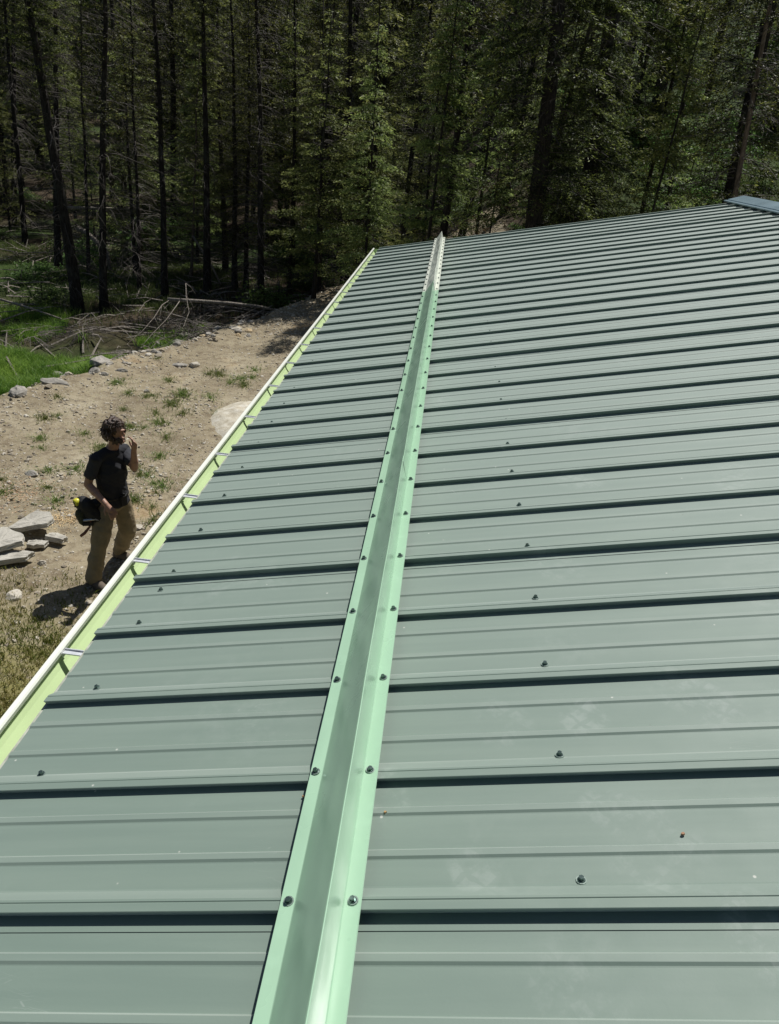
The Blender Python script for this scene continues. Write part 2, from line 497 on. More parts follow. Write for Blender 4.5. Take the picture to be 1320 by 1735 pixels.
full = None
k = -6
while True:
    us = U0 + 4 * RIB * k
    if us > GABLE: break
    ue = min(us + 4 * RIB + .001, GABLE)
    last = ue >= GABLE
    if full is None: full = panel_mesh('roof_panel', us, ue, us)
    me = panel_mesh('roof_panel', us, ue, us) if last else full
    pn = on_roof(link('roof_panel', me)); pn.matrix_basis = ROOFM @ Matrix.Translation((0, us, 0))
    for r in range(4):
        u = us + r * RIB + .039
        if u < .3 or u > GABLE - .02: continue
        add_screw(pn, -.820 + random.uniform(-.004, .004), u + random.uniform(-.004, .004), .0005, us)
        add_screw(pn, .089 + random.uniform(-.005, .005), u + random.uniform(-.004, .004), .0005, us)
        if k == 0 and r == 3: add_screw(pn, -.821, 1.501, .0005, us)
    # the slope beyond the ridge
    pb = link('roof_panel', full if not last else me); pb.parent = bld; pb.matrix_parent_inverse = BI
    rx = FOOT.x + RIDGE * CP; rz = FOOT.z + RIDGE * SP
    back = Matrix(((-CP, 0, SP, 0), (0, -1, 0, 0), (SP, 0, CP, 0), (0, 0, 0, 1)))
    pb.matrix_basis = Matrix.Translation((rx, 0, rz)) @ back @ Matrix.Translation((-RIDGE, -(ue if last else us + 4 * RIB), 0))
    k += 1

# ridge cap with a turned-down lip and foam closures
rc = MB()
prof = [(2.615, .0195), (2.612, .032), (2.640, .0335), (2.648, .0225), (2.652, .036), (2.660, .038), (RIDGE - .004, .052), (RIDGE + .004, .052)]
back_prof = [(2 * RIDGE - q, n) for q, n in prof[::-1][2:]]
pts = []
for q, n in prof: pts.append(ROOFM @ Vector((q, 0, n)))
rx = FOOT.x + RIDGE * CP
allp = pts + [Vector((2 * rx - p.x, 0, p.z)) for p in pts[::-1]]
vs = []
for y in (BACK, GABLE + .03):
    vs += [(p.x, y, p.z) for p in allp]
nn = len(allp)
rc.add(vs, [(i, i + 1, nn + i + 1, nn + i) for i in range(nn - 1)])
o = rc.build('ridge_cap', M['ridge'], bld); o.matrix_parent_inverse = BI
tag(o, 'blue-grey ridge cap with a turned-down lip')

# drip edge, walls, fascia
de = MB(); de.box((EAVE - .007, BACK, -.006), (EAVE + .2, GABLE - .03, -.0015), ROOFM)
de.box((EAVE - .008, BACK, -.05), (EAVE - .0045, GABLE - .03, -.0045), ROOFM)
o = de.build('drip_edge', M['drip'], bld); o.matrix_parent_inverse = BI
wl = MB()
x0, x1 = -.40, 2 * rx + .40
zr = FOOT.z + RIDGE * SP - .13; ze = FOOT.z + (x0 - FOOT.x) * SP / CP - .13
y0, y1 = BACK + .2, GABLE - .35
wl.add([(x0, y0, -.3), (x1, y0, -.3), (x1, y0, ze), (rx, y0, zr), (x0, y0, ze), (x0, y1, -.3), (x1, y1, -.3), (x1, y1, ze), (rx, y1, zr), (x0, y1, ze)],
       [(0, 1, 2, 3, 4), (9, 8, 7, 6, 5), (0, 5, 6, 1), (1, 6, 7, 2), (2, 7, 8, 3), (3, 8, 9, 4), (4, 9, 5, 0)])
o = wl.build('wall', M['wall'], bld); o.matrix_parent_inverse = BI
gt = MB()
gt.box((EAVE + .01, GABLE - .030, -.12), (RIDGE - .02, GABLE - .006, -.002), ROOFM)
o = gt.build('gable_fascia', M['drip'], bld); o.matrix_parent_inverse = BI
fa = MB(); fa.box((-.632, BACK + .02, 3.33), (-.600, GABLE - .06, 3.485))
o = fa.build('eave_fascia', M['drip'], bld); o.matrix_parent_inverse = BI

# gutter (seen from above), its pale rolled lip and the strap hangers
gp = [(-.640, 3.492), (-.640, 3.402), (-.676, 3.400), (-.690, 3.404), (-.704, 3.412), (-.726, 3.436), (-.744, 3.456), (-.751, 3.466), (-.7535, 3.4885)]
gmx = MB(); Y0, Y1 = BACK, GABLE + .075
ys_g = np.linspace(Y0, Y1, 28)
vs = []
for y in ys_g: vs += [(x, y, z) for x, z in gp] 
ng = len(gp)
fs = [(j * ng + i, j * ng + i + 1, (j + 1) * ng + i + 1, (j + 1) * ng + i) for j in range(len(ys_g) - 1) for i in range(ng - 1)]
gmx.add(vs, fs)
gmx.add([(x - (.0016 if i > 1 else 0), y, z - (.0016 if i > 1 else 0)) for y in (Y0, Y1) for i, (x, z) in enumerate(gp)], [(i + 1, i, ng + i, ng + i + 1) for i in range(ng - 1)])
gmx.add([(x, Y1 - .002, z) for x, z in gp], [tuple(range(ng))])
gut = gmx.build('gutter', M['gutter'], bld); gut.matrix_parent_inverse = BI
tag(gut, 'pale yellow-green rain gutter along the eave')
lp = MB(); lprof = [(-.7535, 3.4795), (-.7475, 3.4815), (-.7462, 3.4925), (-.7495, 3.4965), (-.7590, 3.4965), (-.7625, 3.4925), (-.7625, 3.470), (-.7590, 3.462)]
vs = []
for y in (Y0, Y1 + .002): vs += [(x, y, z) for x, z in lprof]
nl = len(lprof)
lp.add(vs, [(i, i + 1, nl + i + 1, nl + i) for i in range(nl - 1)] + [(nl - 1, 0, nl, 2 * nl - 1), tuple(range(nl)), tuple(range(2 * nl - 1, nl - 1, -1))])
lo = link('lip', lp.mesh('lip', M['lip']), gut)


def hanger_mesh():
    mb = MB()
    x0, x1 = -.7462, -.648
    mb.box((x0, -.008, -.001), (x1, .008, .0005)); mb.box((x0, .0058, .0005), (x1, .008, .0045)); mb.box((x0, -.008, .0005), (x1, -.0068, .002))
    mb.box((x0 - .001, -.008, -.012), (x0 + .0008, .008, -.001))
    return mb.mesh('hanger', M['zinc'])


HM = hanger_mesh()
for i, y in enumerate([.87, 1.285, 1.70, 2.105, 2.48, 2.88, 3.32, 3.74, 4.15, 4.56, 4.97, 5.38, 5.8, 6.2, 6.62, 7.03, 7.45, 7.86, .45]):
    h = link('hanger', HM, gut); h.location = (0, y, 3.4845); h.rotation_euler = (random.uniform(-.05, .05), 0, random.uniform(-.03, .03))

# snow guard: three wedge-section lengths screwed to every rib
def guard_piece(y0, y1, mat, label, lift=0.0, bow=0.0):
    prof = [(-.3168, .0192), (-.3162, .0205), (-.2965, .0205), (-.2950, .0212), (-.2355, .0835), (-.2338, .0848), (-.2325, .0838), (-.2290, .0225), (-.2278, .0205), (-.2062, .0205), (-.2052, .0185)]
    yy = np.linspace(y0, y1, 34); vs = []
    for j, y in enumerate(yy):
        w = bow * math.sin(j * 1.9) * .5 + bow * math.sin(j * .7 + 1) 
        for i, (q, n) in enumerate(prof):
            s = min(1, max(0, (n - .0205) / .058))
            vs.append((q + w * s, y, n + lift + (.0 if s == 0 else .2 * w * s)))
    n = len(prof); idx = np.arange(len(yy) * n).reshape(len(yy), n)
    quads = np.stack([idx[:-1, :-1], idx[:-1, 1:], idx[1:, 1:], idx[1:, :-1]], -1).reshape(-1, 4)
    g = on_roof(link('snow_guard', mesh_np('snow_guard', vs, quads, mats=[mat])))
    g['label'] = label
    k = 0
    while True:
        u = U0 + k * RIB
        if u > y1: break
        if u > max(y0, -.3):
            add_screw(g, -.3063 + random.uniform(-.0015, .0015), u - .002, .0207 + lift, 0); add_screw(g, -.2170 + random.uniform(-.0015, .0015), u - .002, .0207 + lift, 0)
        k += 1
    return g


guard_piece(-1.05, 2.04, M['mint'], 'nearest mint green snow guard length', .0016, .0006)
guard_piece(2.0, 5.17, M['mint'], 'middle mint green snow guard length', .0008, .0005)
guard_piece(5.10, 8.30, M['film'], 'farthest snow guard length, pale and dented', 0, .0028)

# ------------------------------------------------------------------ vegetation
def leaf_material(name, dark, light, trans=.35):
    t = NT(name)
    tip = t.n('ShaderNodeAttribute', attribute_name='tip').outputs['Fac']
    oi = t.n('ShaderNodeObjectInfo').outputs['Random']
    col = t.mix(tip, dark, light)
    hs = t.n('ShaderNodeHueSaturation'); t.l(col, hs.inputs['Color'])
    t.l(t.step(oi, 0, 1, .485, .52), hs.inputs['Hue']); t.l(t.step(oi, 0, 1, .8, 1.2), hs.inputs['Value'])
    t.set(col=hs.outputs[0], rough=.55, spec=.3)
    tr = t.n('ShaderNodeBsdfTranslucent'); t.l(hs.outputs[0], tr.inputs[0])
    mx = t.n('ShaderNodeMixShader'); mx.inputs[0].default_value = trans
    t.l(t.b.outputs[0], mx.inputs[1]); t.l(tr.outputs[0], mx.inputs[2]); t.l(mx.outputs[0], t.out.inputs[0])
    return t.m


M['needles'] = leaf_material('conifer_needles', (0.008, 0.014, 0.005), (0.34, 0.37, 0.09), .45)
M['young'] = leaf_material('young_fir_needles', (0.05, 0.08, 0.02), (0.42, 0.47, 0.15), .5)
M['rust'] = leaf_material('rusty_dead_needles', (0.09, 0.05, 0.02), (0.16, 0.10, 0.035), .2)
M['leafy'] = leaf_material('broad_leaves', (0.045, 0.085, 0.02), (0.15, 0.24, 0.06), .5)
M['floor'] = leaf_material('forest_floor_greens', (0.04, 0.06, 0.015), (0.19, 0.22, 0.07), .4)
M['tuft'] = leaf_material('pale_grass_tufts', (0.10, 0.15, 0.035), (0.27, 0.32, 0.10), .4)
M['grass'] = leaf_material('lush_grass_blades', (0.09, 0.18, 0.022), (0.34, 0.47, 0.09), .5)
M['drygrass'] = leaf_material('dry_grass_blades', (0.12, 0.17, 0.02), (0.46, 0.41, 0.16), .35)
def bark_material(name, a, b):
    t = NT(name); P = t.pos()
    mp = t.n('ShaderNodeMapping'); t.l(P, mp.inputs[0]); mp.inputs['Scale'].default_value = (1, 1, .22)
    n1 = t.noise(mp.outputs[0], 28, 6, .7); n2 = t.noise(P, 2.5, 4)
    c = t.mix(t.step(n1, .35, .7), a, b)
    c = t.mix(t.math('MULTIPLY', t.step(n2, .5, .75), .5), c, (0.10, 0.105, 0.085))
    t.set(col=c, rough=.9, spec=.2, normal=t.bump(n1, .9, .03)); return t.m


M['bark'] = bark_material('conifer_bark', (0.015, 0.013, 0.011), (0.058, 0.050, 0.043))
M['palebark'] = bark_material('pale_bark', (0.10, 0.075, 0.055), (0.24, 0.19, 0.15))
M['deadwood'] = bark_material('weathered_dead_wood', (0.16, 0.135, 0.11), (0.42, 0.38, 0.33))
M['twig'] = plain('grey_dead_twigs', (0.085, 0.074, 0.063), .9, var=.3, scale=3)


def rhombi(c, d, L, W, rng, mat, name, tip, tilt=.6):
    """c,d: (n,3) centres and directions; one thin leaf-shaped quad each"""
    n = len(c)
    r = rng.normal(size=(n, 3)); up = np.array([0, 0, 1.0]) + tilt * r
    s = np.cross(d, up); s /= np.linalg.norm(s, axis=1, keepdims=True) + 1e-9
    L = np.broadcast_to(L, n)[:, None]; W = np.broadcast_to(W, n)[:, None]
    v = np.stack([c - d * L * .5, c + s * W * .5 - d * L * .06, c + d * L * .5, c - s * W * .5 - d * L * .06], 1).reshape(-1, 3)
    q = np.arange(4 * n).reshape(n, 4)
    return mesh_np(name, v, q, mats=[mat], attrs={'tip': tip})


def conifer_crown(seed, H, z0, R, nb, per, leaf, droop=.48, rise=.18, mat='needles', power=.8, sparse=0.0, width=.25):
    rng = np.random.default_rng(seed)
    cs, ds, Ls, tips = [], [], [], []
    for i in range(nb):
        f = rng.random() ** .8
        z = z0 + (H - z0) * f
        Rz = R * max(.06, (1 - f)) ** power * rng.uniform(.55, 1.15)
        if f < .2: Rz *= .55 + 2.2 * f
        a = i * 2.39996 + rng.normal() * .25
        ca, sa = math.cos(a), math.sin(a)
        out = np.array([ca, sa, 0]); side = np.array([-sa, ca, 0])
        m = max(4, int(per * Rz / R) + 3)
        t = rng.uniform(.12, 1, m) ** .8
        sd = np.where(rng.random(m) < .5, -1, 1)
        base = out * (Rz * t)[:, None] + np.array([0, 0, 1]) * (z + Rz * (rise * t - droop * t * t))[:, None]
        tl = Rz * .42 * (1.05 - t) + .10
        ang = rng.uniform(.55, 1.15, m)
        td = out * np.cos(ang)[:, None] + side * (np.sin(ang) * sd)[:, None] + np.array([0, 0, 1]) * (rng.normal(-.12, .16, m) - droop * .5 * t)[:, None]
        td /= np.linalg.norm(td, axis=1, keepdims=True)
        for j in range(m):
            kk = max(1, int(tl[j] / (leaf * .62)))
            w = (np.arange(kk) + rng.random(kk)) / kk
            cc = base[j] + td[j] * (w * tl[j])[:, None] + rng.normal(size=(kk, 3)) * leaf * .13
            dd = td[j] + rng.normal(size=(kk, 3)) * .38
            dd /= np.linalg.norm(dd, axis=1, keepdims=True)
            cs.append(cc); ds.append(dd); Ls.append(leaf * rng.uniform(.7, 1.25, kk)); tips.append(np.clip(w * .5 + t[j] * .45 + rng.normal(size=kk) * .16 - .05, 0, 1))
    c = np.concatenate(cs); d = np.concatenate(ds); L = np.concatenate(Ls); tp = np.concatenate(tips)
    if sparse:
        keep = rng.random(len(c)) > sparse; c, d, L, tp = c[keep], d[keep], L[keep], tp[keep]
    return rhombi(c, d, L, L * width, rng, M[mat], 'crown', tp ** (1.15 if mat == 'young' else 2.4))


def leafy_crown(seed, R, H, nclump, nleaf, leaf, mat='leafy', base=.0):
    rng = np.random.default_rng(seed)
    cs, tips = [], []
    for i in range(nclump):
        a = rng.random() * 6.28; r = R * math.sqrt(rng.random()); h = base + (H - base) * rng.random() * (1 - .5 * (r / R) ** 2)
        cen = np.array([math.cos(a) * r, math.sin(a) * r, h])
        g = rng.normal(size=(nleaf, 3)) * np.array([.28, .28, .17]) * R * .75
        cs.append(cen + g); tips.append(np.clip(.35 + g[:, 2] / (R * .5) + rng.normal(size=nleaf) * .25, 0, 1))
    c = np.concatenate(cs); tp = np.concatenate(tips)
    c[:, 2] = np.maximum(c[:, 2], .02)
    d = rng.normal(size=c.shape); d[:, 2] = d[:, 2] * .5 - .1; d /= np.linalg.norm(d, axis=1, keepdims=True)
    L = leaf * rng.uniform(.6, 1.3, len(c))
    return rhombi(c, d, L, L * .6, rng, M[mat], 'crown', tp, .8)


def twig_mesh(seed, H, z0, z1, nb, lmin, lmax, r0=.10):
    rng = random.Random(seed); mb = MB()
    for i in range(nb):
        z = rng.uniform(z0, z1); a = rng.uniform(0, 6.28); L = rng.uniform(lmin, lmax) * (1.05 - .4 * z / H)
        p = Vector((math.cos(a) * r0 * .4, math.sin(a) * r0 * .4, z)); d = Vector((math.cos(a), math.sin(a), rng.uniform(-.15, .45))).normalized()
        pts = [p.copy()]; seg = 4
        for s in range(seg):
            d = (d + Vector((rng.gauss(0, .16), rng.gauss(0, .16), rng.gauss(-.16, .14)))).normalized()
            p = p + d * L / seg; pts.append(p.copy())
        r = rng.uniform(.006, .013)
        mb.tube(pts, [r * (1 - .8 * k / seg) for k in range(seg + 1)], 3, False)
        for s in range(rng.randint(2, 5)):
            k = rng.randint(1, seg); b = pts[k]; dd = (d + Vector((rng.gauss(0, .7), rng.gauss(0, .7), rng.gauss(-.25, .4)))).normalized()
            l2 = L * rng.uniform(.15, .4)
            mb.tube([b, b + dd * l2 * .5 + Vector((0, 0, -.02)), b + dd * l2 + Vector((rng.gauss(0, .04), rng.gauss(0, .04), -.07 * l2))], [r * .5, r * .4, r * .15], 3, False)
    return mb.mesh('dead_twigs', M['twig'])


def trunk_mesh(H, r, lean=(0, 0), mat='bark', seed=0, below=.6, n=9):
    rng = random.Random(seed); mb = MB(); pts = []; rad = []
    ph = rng.uniform(0, 6)
    for i in range(11):
        t = i / 10; z = -below + (H + below) * t
        wob = rng.choice((.03, .06, .12)) * H / 12
        pts.append((lean[0] * max(z, 0) + wob * math.sin(z * .55 + ph) * t, lean[1] * max(z, 0) + wob * math.cos(z * .45 + ph) * t, z))
        fl = 1 + .55 * math.exp(-max(z, 0) / .35)
        rad.append(max(.012, r * (1 - .88 * t) * fl))
    mb.tube(pts, rad, n)
    return mb.mesh('trunk', M[mat], True)


CR = {
    'fir': [conifer_crown(1, 15, 2.6, 2.5, 320, 46, .115), conifer_crown(2, 15, 3.6, 2.2, 300, 44, .115), conifer_crown(3, 15, 1.4, 2.7, 330, 46, .115)],
    'pine': [conifer_crown(4, 15, 8.2, 1.7, 200, 36, .115, .2, .3), conifer_crown(5, 15, 6.2, 1.8, 180, 36, .115, .25, .3, sparse=.25)],
    'young': [conifer_crown(6, 6, .5, 1.35, 170, 34, .075, .28, .22, 'young', width=.3), conifer_crown(7, 6, .9, 1.2, 160, 34, .075, .3, .25, 'young', width=.3), conifer_crown(8, 6, .3, 1.5, 150, 34, .085, .35, .2, 'young', width=.26)],
    'fine': [conifer_crown(12, 15, 2.6, 2.5, 330, 58, .085), conifer_crown(13, 15, 2.0, 2.6, 340, 58, .085)],
    'rust': [conifer_crown(9, 5, 1.2, 1.3, 60, 20, .11, .3, .1, 'rust')],
    'leafy': [leafy_crown(10, 2.2, 7.5, 46, 110, .15, base=2.0), leafy_crown(11, 1.9, 8.5, 50, 100, .14, base=2.6)],
}
TW = [twig_mesh(21, 12, .5, 10, 210, .45, 1.5), twig_mesh(22, 12, .6, 9.5, 170, .4, 1.3), twig_mesh(23, 12, .8, 10.5, 240, .5, 1.8)]
TRH = {'fir': 15, 'fine': 15, 'pine': 15, 'young': 6, 'rust': 5, 'leafy': 8}
TRUNKS = {k: [trunk_mesh(h * .99, r, seed=i + 40) for i in range(2)] for k, h, r in (('fir', 15, .15), ('fine', 15, .15), ('pine', 15, .12), ('young', 6, .05), ('rust', 5, .05), ('leafy', 8, .09))}


def tree(kind, x, y, H, label, group=None, name='conifer_tree', twigs=True, var=None, rot=None):
    root = empty(name, (x, y, tz(x, y) - .05))
    tag(root, label, 'tree', group)
    s = H / TRH[kind]; rot = random.uniform(0, 6.28) if rot is None else rot
    root.scale = (s * random.uniform(.9, 1.1),) * 2 + (s,); root.rotation_euler = (random.gauss(0, .015), random.gauss(0, .015), rot)
    link('trunk', random.choice(TRUNKS[kind]), root)
    v = CR[kind]; link('crown', v[(random.randrange(len(v)) if var is None else var) % len(v)], root)
    if twigs and kind in ('fir', 'pine', 'fine'):
        t = link('dead_twigs', random.choice(TW), root); t['kind'] = 'stuff'; t.scale = (1 / max(.6, s),) * 2 + (1,)
    return root


# trees whose trunks can be told apart: base, lean in x per metre of height, radius
NAMED = [
    # x, y, H, lean, r, crown kind, crown base, twigs, mat, label
    (-9.76, 19.78, 11.5, -.063, .145, 'snag', 'bark', 'leaning dark conifer trunk bristling with dead twigs at the left edge of the forest'),
    (-9.29, 20.29, 12.0, .078, .100, 'snag', 'bark', 'straight grey conifer trunk just right of the leaning trunk at the dirt pad'),
    (-9.34, 23.03, 9.5, .030, .060, 'snag', 'bark', 'thin dark trunk between the straight grey trunk and the fallen pole'),
    (-8.35, 22.54, 11.0, .012, .098, 'snag', 'bark', 'bare upright trunk rising behind the left end of the fallen pale pole'),
    (-7.36, 23.65, 11.5, .003, .112, 'snag', 'bark', 'dark bare trunk rising behind the middle of the fallen pale pole'),
    (-5.41, 22.88, 11.0, -.040, .100, 'snag', 'bark', 'bare trunk standing at the right end of the fallen pale pole'),
    (-12.87, 24.88, 12.0, .094, .110, 'snag', 'bark', 'dark trunk standing behind the leaning trunk in the bright undergrowth'),
    (-8.67, 25.98, 7.0, .065, .050, 'snag', 'palebark', 'slim pale sapling trunk with a slight lean behind the fallen pole'),
    (-16.14, 28.86, 12.0, .050, .092, 'pine', 'bark', 'far dark trunk above the bright undergrowth at the left picture edge'),
    (-11.43, 24.05, 9.0, .060, .056, 'snag', 'bark', 'thin trunk in shade left of the straight grey trunk'),
    (-3.58, 22.50, 8.0, -.032, .078, 'snag', 'bark', 'slim grey trunk left of the far gutter end'),
    (-3.12, 25.00, 13.0, -.050, .115, 'snag', 'bark', 'tall grey trunk rising behind the far end of the gutter'),
    (-2.02, 27.00, 12.0, .010, .082, 'pine', 'bark', 'dim trunk in deep shade between gutter end and snow guard tip'),
    (-0.09, 17.00, 10.5, .010, .098, 'pine', 'bark', 'grey-brown trunk rising right behind the tip of the snow guard'),
    (0.26, 21.00, 14.0, .120, .100, 'pine', 'bark', 'leaning dark trunk just right of the snow guard tip'),
    (1.83, 15.00, 12.5, -.069, .185, 'fir', 'bark', 'thick black fir trunk behind the middle of the roof edge'),
    (1.91, 19.00, 13.0, .095, .063, 'pine', 'bark', 'thin dark trunk close against the left of the thick black trunk'),
    (3.27, 18.00, 14.5, -.075, .170, 'fir', 'bark', 'second thick dark fir trunk right of the black trunk'),
    (7.69, 34.00, 18.0, -.007, .239, 'fir', 'bark', 'distant stout trunk standing on the bright grassy hillside'),
    (4.86, 13.00, 9.5, -.108, .062, 'pine', 'palebark', 'slim pale brown trunk leaning at the right edge beside the ridge cap'),
    (6.01, 17.00, 15.0, -.078, .150, 'fir', 'bark', 'stout dark fir leaning behind the pale brown trunk at the ridge'),
    (5.48, 20.00, 13.0, -.093, .065, 'pine', 'bark', 'thin dark trunk behind the far ridge end of the roof'),
    (-1.08, 30.00, 15.0, -.051, .102, 'pine', 'bark', 'far slender trunk in the dark gap left of the snow guard tip'),
    (1.76, 26.00, 15.0, .046, .087, 'pine', 'bark', 'slender trunk among bright leaves left of the thick black trunk'),
    (-5.08, 26.00, 10.5, -.024, .092, 'snag', 'bark', 'dark trunk in shade behind the right end of the fallen pole'),
    (-6.83, 25.00, 10.5, -.009, .088, 'snag', 'bark', 'slender dark trunk above the middle of the fallen pole'),
    (-18.83, 33.00, 15.0, .12, .115, 'pine', 'bark', 'far trunk leaning right at the upper left corner'),
    (-12.71, 30.00, 14.0, .057, .107, 'pine', 'bark', 'dim far trunk between the two front trunks on the left'),
]
for i, (x, y, H, lean, r, kind, mat, label) in enumerate(NAMED):
    root = empty('conifer_tree', (x, y, tz(x, y) - .05)); tag(root, label, 'tree')
    link('trunk', trunk_mesh(H, r * 1.12, (lean, random.gauss(0, .01)), mat, 100 + i, n=11), root)
    sh = Matrix.Identity(4); sh[0][2] = lean
    def sheared(o, s):
        # tilt the part along with its leaning trunk
        o.rotation_euler = (0, math.atan(lean), random.uniform(0, 0.01)); o.scale = s
    if kind == 'snag':
        cme = CR['pine'][i % 2]; s = H / 15
        if H > 9:
            c = link('crown', cme, root); sheared(c, (s * .75, s * .75, s * random.uniform(.85, 1.0)))
    else:
        kk = 'fine' if kind == 'fir' and y < 25 else kind
        c = link('crown', CR[kk][i % len(CR[kk])], root); s = H / 15; sheared(c, (s * .95, s * .95, s))
    t = link('dead_twigs', TW[i % 3], root); t['kind'] = 'stuff'; sheared(t, (1.0, 1.0, min(1.0, H / 12)))

YOUNG = [
    (3.75, 15.2, 6.6, 0, 'yellow-green young fir between the second thick trunk and the ridge end'),
    (-0.40, 16.6, 7.3, 1, 'sunlit fir with bright drooping boughs left of the thick black trunk, close behind the roof'),
    (-1.9, 19.0, 6.4, 0, 'green fir with a sunlit crown between gutter end and snow guard tip'),
    (-3.45, 20.8, 6.9, 0, 'bright young fir lit from above beside the far end of the gutter'),
    (-0.45, 18.2, 7.0, 1, 'pale green young fir catching the sun above the snow guard tip'),
    (0.75, 19.6, 7.4, 2, 'bushy sunlit fir right of the snow guard tip'),
    (4.4, 18.4, 7.4, 1, 'sunlit young fir behind the roof near the ridge end'),
    (-2.3, 22.8, 8.2, 2, 'shaded green fir between the bright young fir and the snow guard'),
    (2.6, 22.0, 7.6, 0, 'green fir partly hidden by the thick black trunk'),
    (-8.2, 26.5, 8.6, 1, 'young fir deep in the dark trunks above the fallen pole'),
    (-4.9, 24.6, 7.8, 0, 'young fir above the right end of the fallen pole'),
    (-11.0, 27.5, 8.8, 2, 'sparse young fir behind the straight grey trunk'),
]
FIRS = [
    (-6.5, 25.2, 8.6, 'small dark fir with drooping boughs left of the fallen pole top'),
    (-4.3, 26.6, 10.5, 'dark fir filling the gap above the far end of the gutter'),
    (-10.4, 25.4, 8.2, 'small dark fir between the leaning trunk and the straight grey trunk'),
    (-2.6, 25.6, 10.0, 'dense dark fir left of the snow guard tip'),
    (-1.2, 22.0, 9.0, 'dark bushy fir directly behind the far gable edge left of the snow guard tip'),
    (-8.0, 28.0, 12.0, 'dark fir between the two bare trunks behind the fallen pole'),
    (2.5, 16.3, 9.0, 'dark low-boughed fir right beside the thick black trunk'),
]
for x, y, H, v, label in YOUNG: tree('young', x, y, H, label, name='young_fir', var=v)
tree('rust', 0.95, 17.2, 4.0, 'small rust-brown dying fir behind the roof edge left of the black trunk', name='young_fir')

for x, y, H, label in FIRS: tree('fine', x, y, H, label, name='fir_tree')

# the forest behind; trees are kept off the lines along which the sun reaches the lit patches and off a few open views
SUNV = np.array(sdir)
LIT = [(x, y, tz(x, y) + H * .62, 1.2) for x, y, H, v, lab in YOUNG[:7]] + [(-13, 23, 0, 2.2), (-8.4, 13.8, -.4, 2.0), (-10.2, 17, -.4, 1.2), (-9.0, 18.2, -.4, .8), (-6.5, 21.5, -.4, .6), (17.5, 60, 9.6, 3), (9.0, 45, 5.8, 2.5), (9.9, 30, 4.6, 1.6), (6.5, 26, 4, 1.2), (3.2, 30, 4.5, 1.2)]
VIEW = [(17.5, 60, 9.6, .9), (9.0, 45, 5.8, .8), (9.9, 30, 4.6, .6)]


def blocks(x, y, H, R):
    for px, py, pz, r in LIT:
        t0 = ((x - px) * SUNV[0] + (y - py) * SUNV[1]) / (SUNV[0] ** 2 + SUNV[1] ** 2)
        if t0 < -1: continue
        d = math.hypot(x - px - SUNV[0] * t0, y - py - SUNV[1] * t0)
        if pz + SUNV[2] * (t0 - 2) < tz(x, y) + H and d < R * .75 + r: return True
    for px, py, pz, r in VIEW:
        L = math.hypot(px, py); t = (x * px + y * py) / L
        if 0 < t < L - 1 and abs(x * py - y * px) / L < r + R * .45: return True
    return False


placed = [(a[0], a[1]) for a in NAMED] + [(a[0], a[1]) for a in YOUNG + FIRS]
cnt = 0
for it in range(14000):
    if cnt >= 300: break
    y = 21 + 74 * random.random() ** 1.15
    x = random.uniform(-.66 * y - 3, .66 * y + 4)
    if float(edge_d(x, y)) < 1.6 and x < 1: continue
    if x < -1 and y < 24: continue
    dmin = .9 + .024 * y
    if any((x - a) ** 2 + (y - b) ** 2 < dmin * dmin for a, b in placed): continue
    hm = (y - 20.5) / .53 + 1.5 if x < -1 else (y - 9.5) / .53 + 3
    k = random.choices(['fir', 'pine', 'leafy', 'young'], [.56, .25, .05, .14])[0]
    H = {'fir': random.uniform(11, 19), 'pine': random.uniform(11, 18), 'leafy': random.uniform(6, 10), 'young': random.uniform(4, 8)}[k]
    if y > 55: H *= 1.25
    H = min(H, hm)
    if H < 4.5: continue
    if blocks(x, y, H, {'fir': 2.6, 'pine': 1.7, 'leafy': 2.0, 'young': 1.2}[k] * H / {'fir': 15, 'pine': 15, 'leafy': 8, 'young': 6}[k]): continue
    placed.append((x, y)); cnt += 1
    lab = {'fir': ('dark full-crowned fir standing in the shaded forest behind the roof', 'dark firs of the forest'),
           'pine': ('bare-stemmed pine standing in the shaded forest behind the roof', 'pines of the forest'),
           'leafy': ('light green leafy tree glimpsed among dark forest trunks', 'leafy trees of the forest'),
           'young': ('small young fir growing under the dark forest trees', 'young firs of the forest')}[k]
    tree(k, x, y, H, lab[0], lab[1], {'fir': 'fir_tree', 'pine': 'pine_tree', 'leafy': 'leafy_tree', 'young': 'young_fir'}[k], twigs=y < 42)

# understorey shrubs
SH = [leafy_crown(31, .55, .8, 16, 90, .07), leafy_crown(32, .7, .6, 18, 90, .075), leafy_crown(33, .45, 1.1, 16, 90, .065)]
SHT = trunk_mesh(.7, .02, seed=3, below=.1, n=5)
ns = 0
for it in range(4000):
    if ns >= 170: break
    y = random.uniform(16, 48) if ns < 95 else random.uniform(20, 66); x = random.uniform(-.62 * y, .6 * y) if ns < 95 else random.uniform(2, .5 * y)
    d = float(edge_d(x, y))
    if d < 1.3 and x < 1: continue
    if x > -1 and y < 19: continue
    if fbm(np.array(x * .3 + 5), np.array(y * .3), 3) < .43 and x < -3: continue
    ns += 1
    r = empty('shrub', (x, y, tz(x, y))); tag(r, 'low leafy green shrub on the forest floor', 'shrub', 'shrubs on the forest floor')
    s = random.uniform(.7, 1.7); r.scale = (s, s, s * random.uniform(.7, 1.1)); r.rotation_euler.z = random.uniform(0, 6)
    link('crown', SH[ns % 3], r); link('stem', SHT, r)


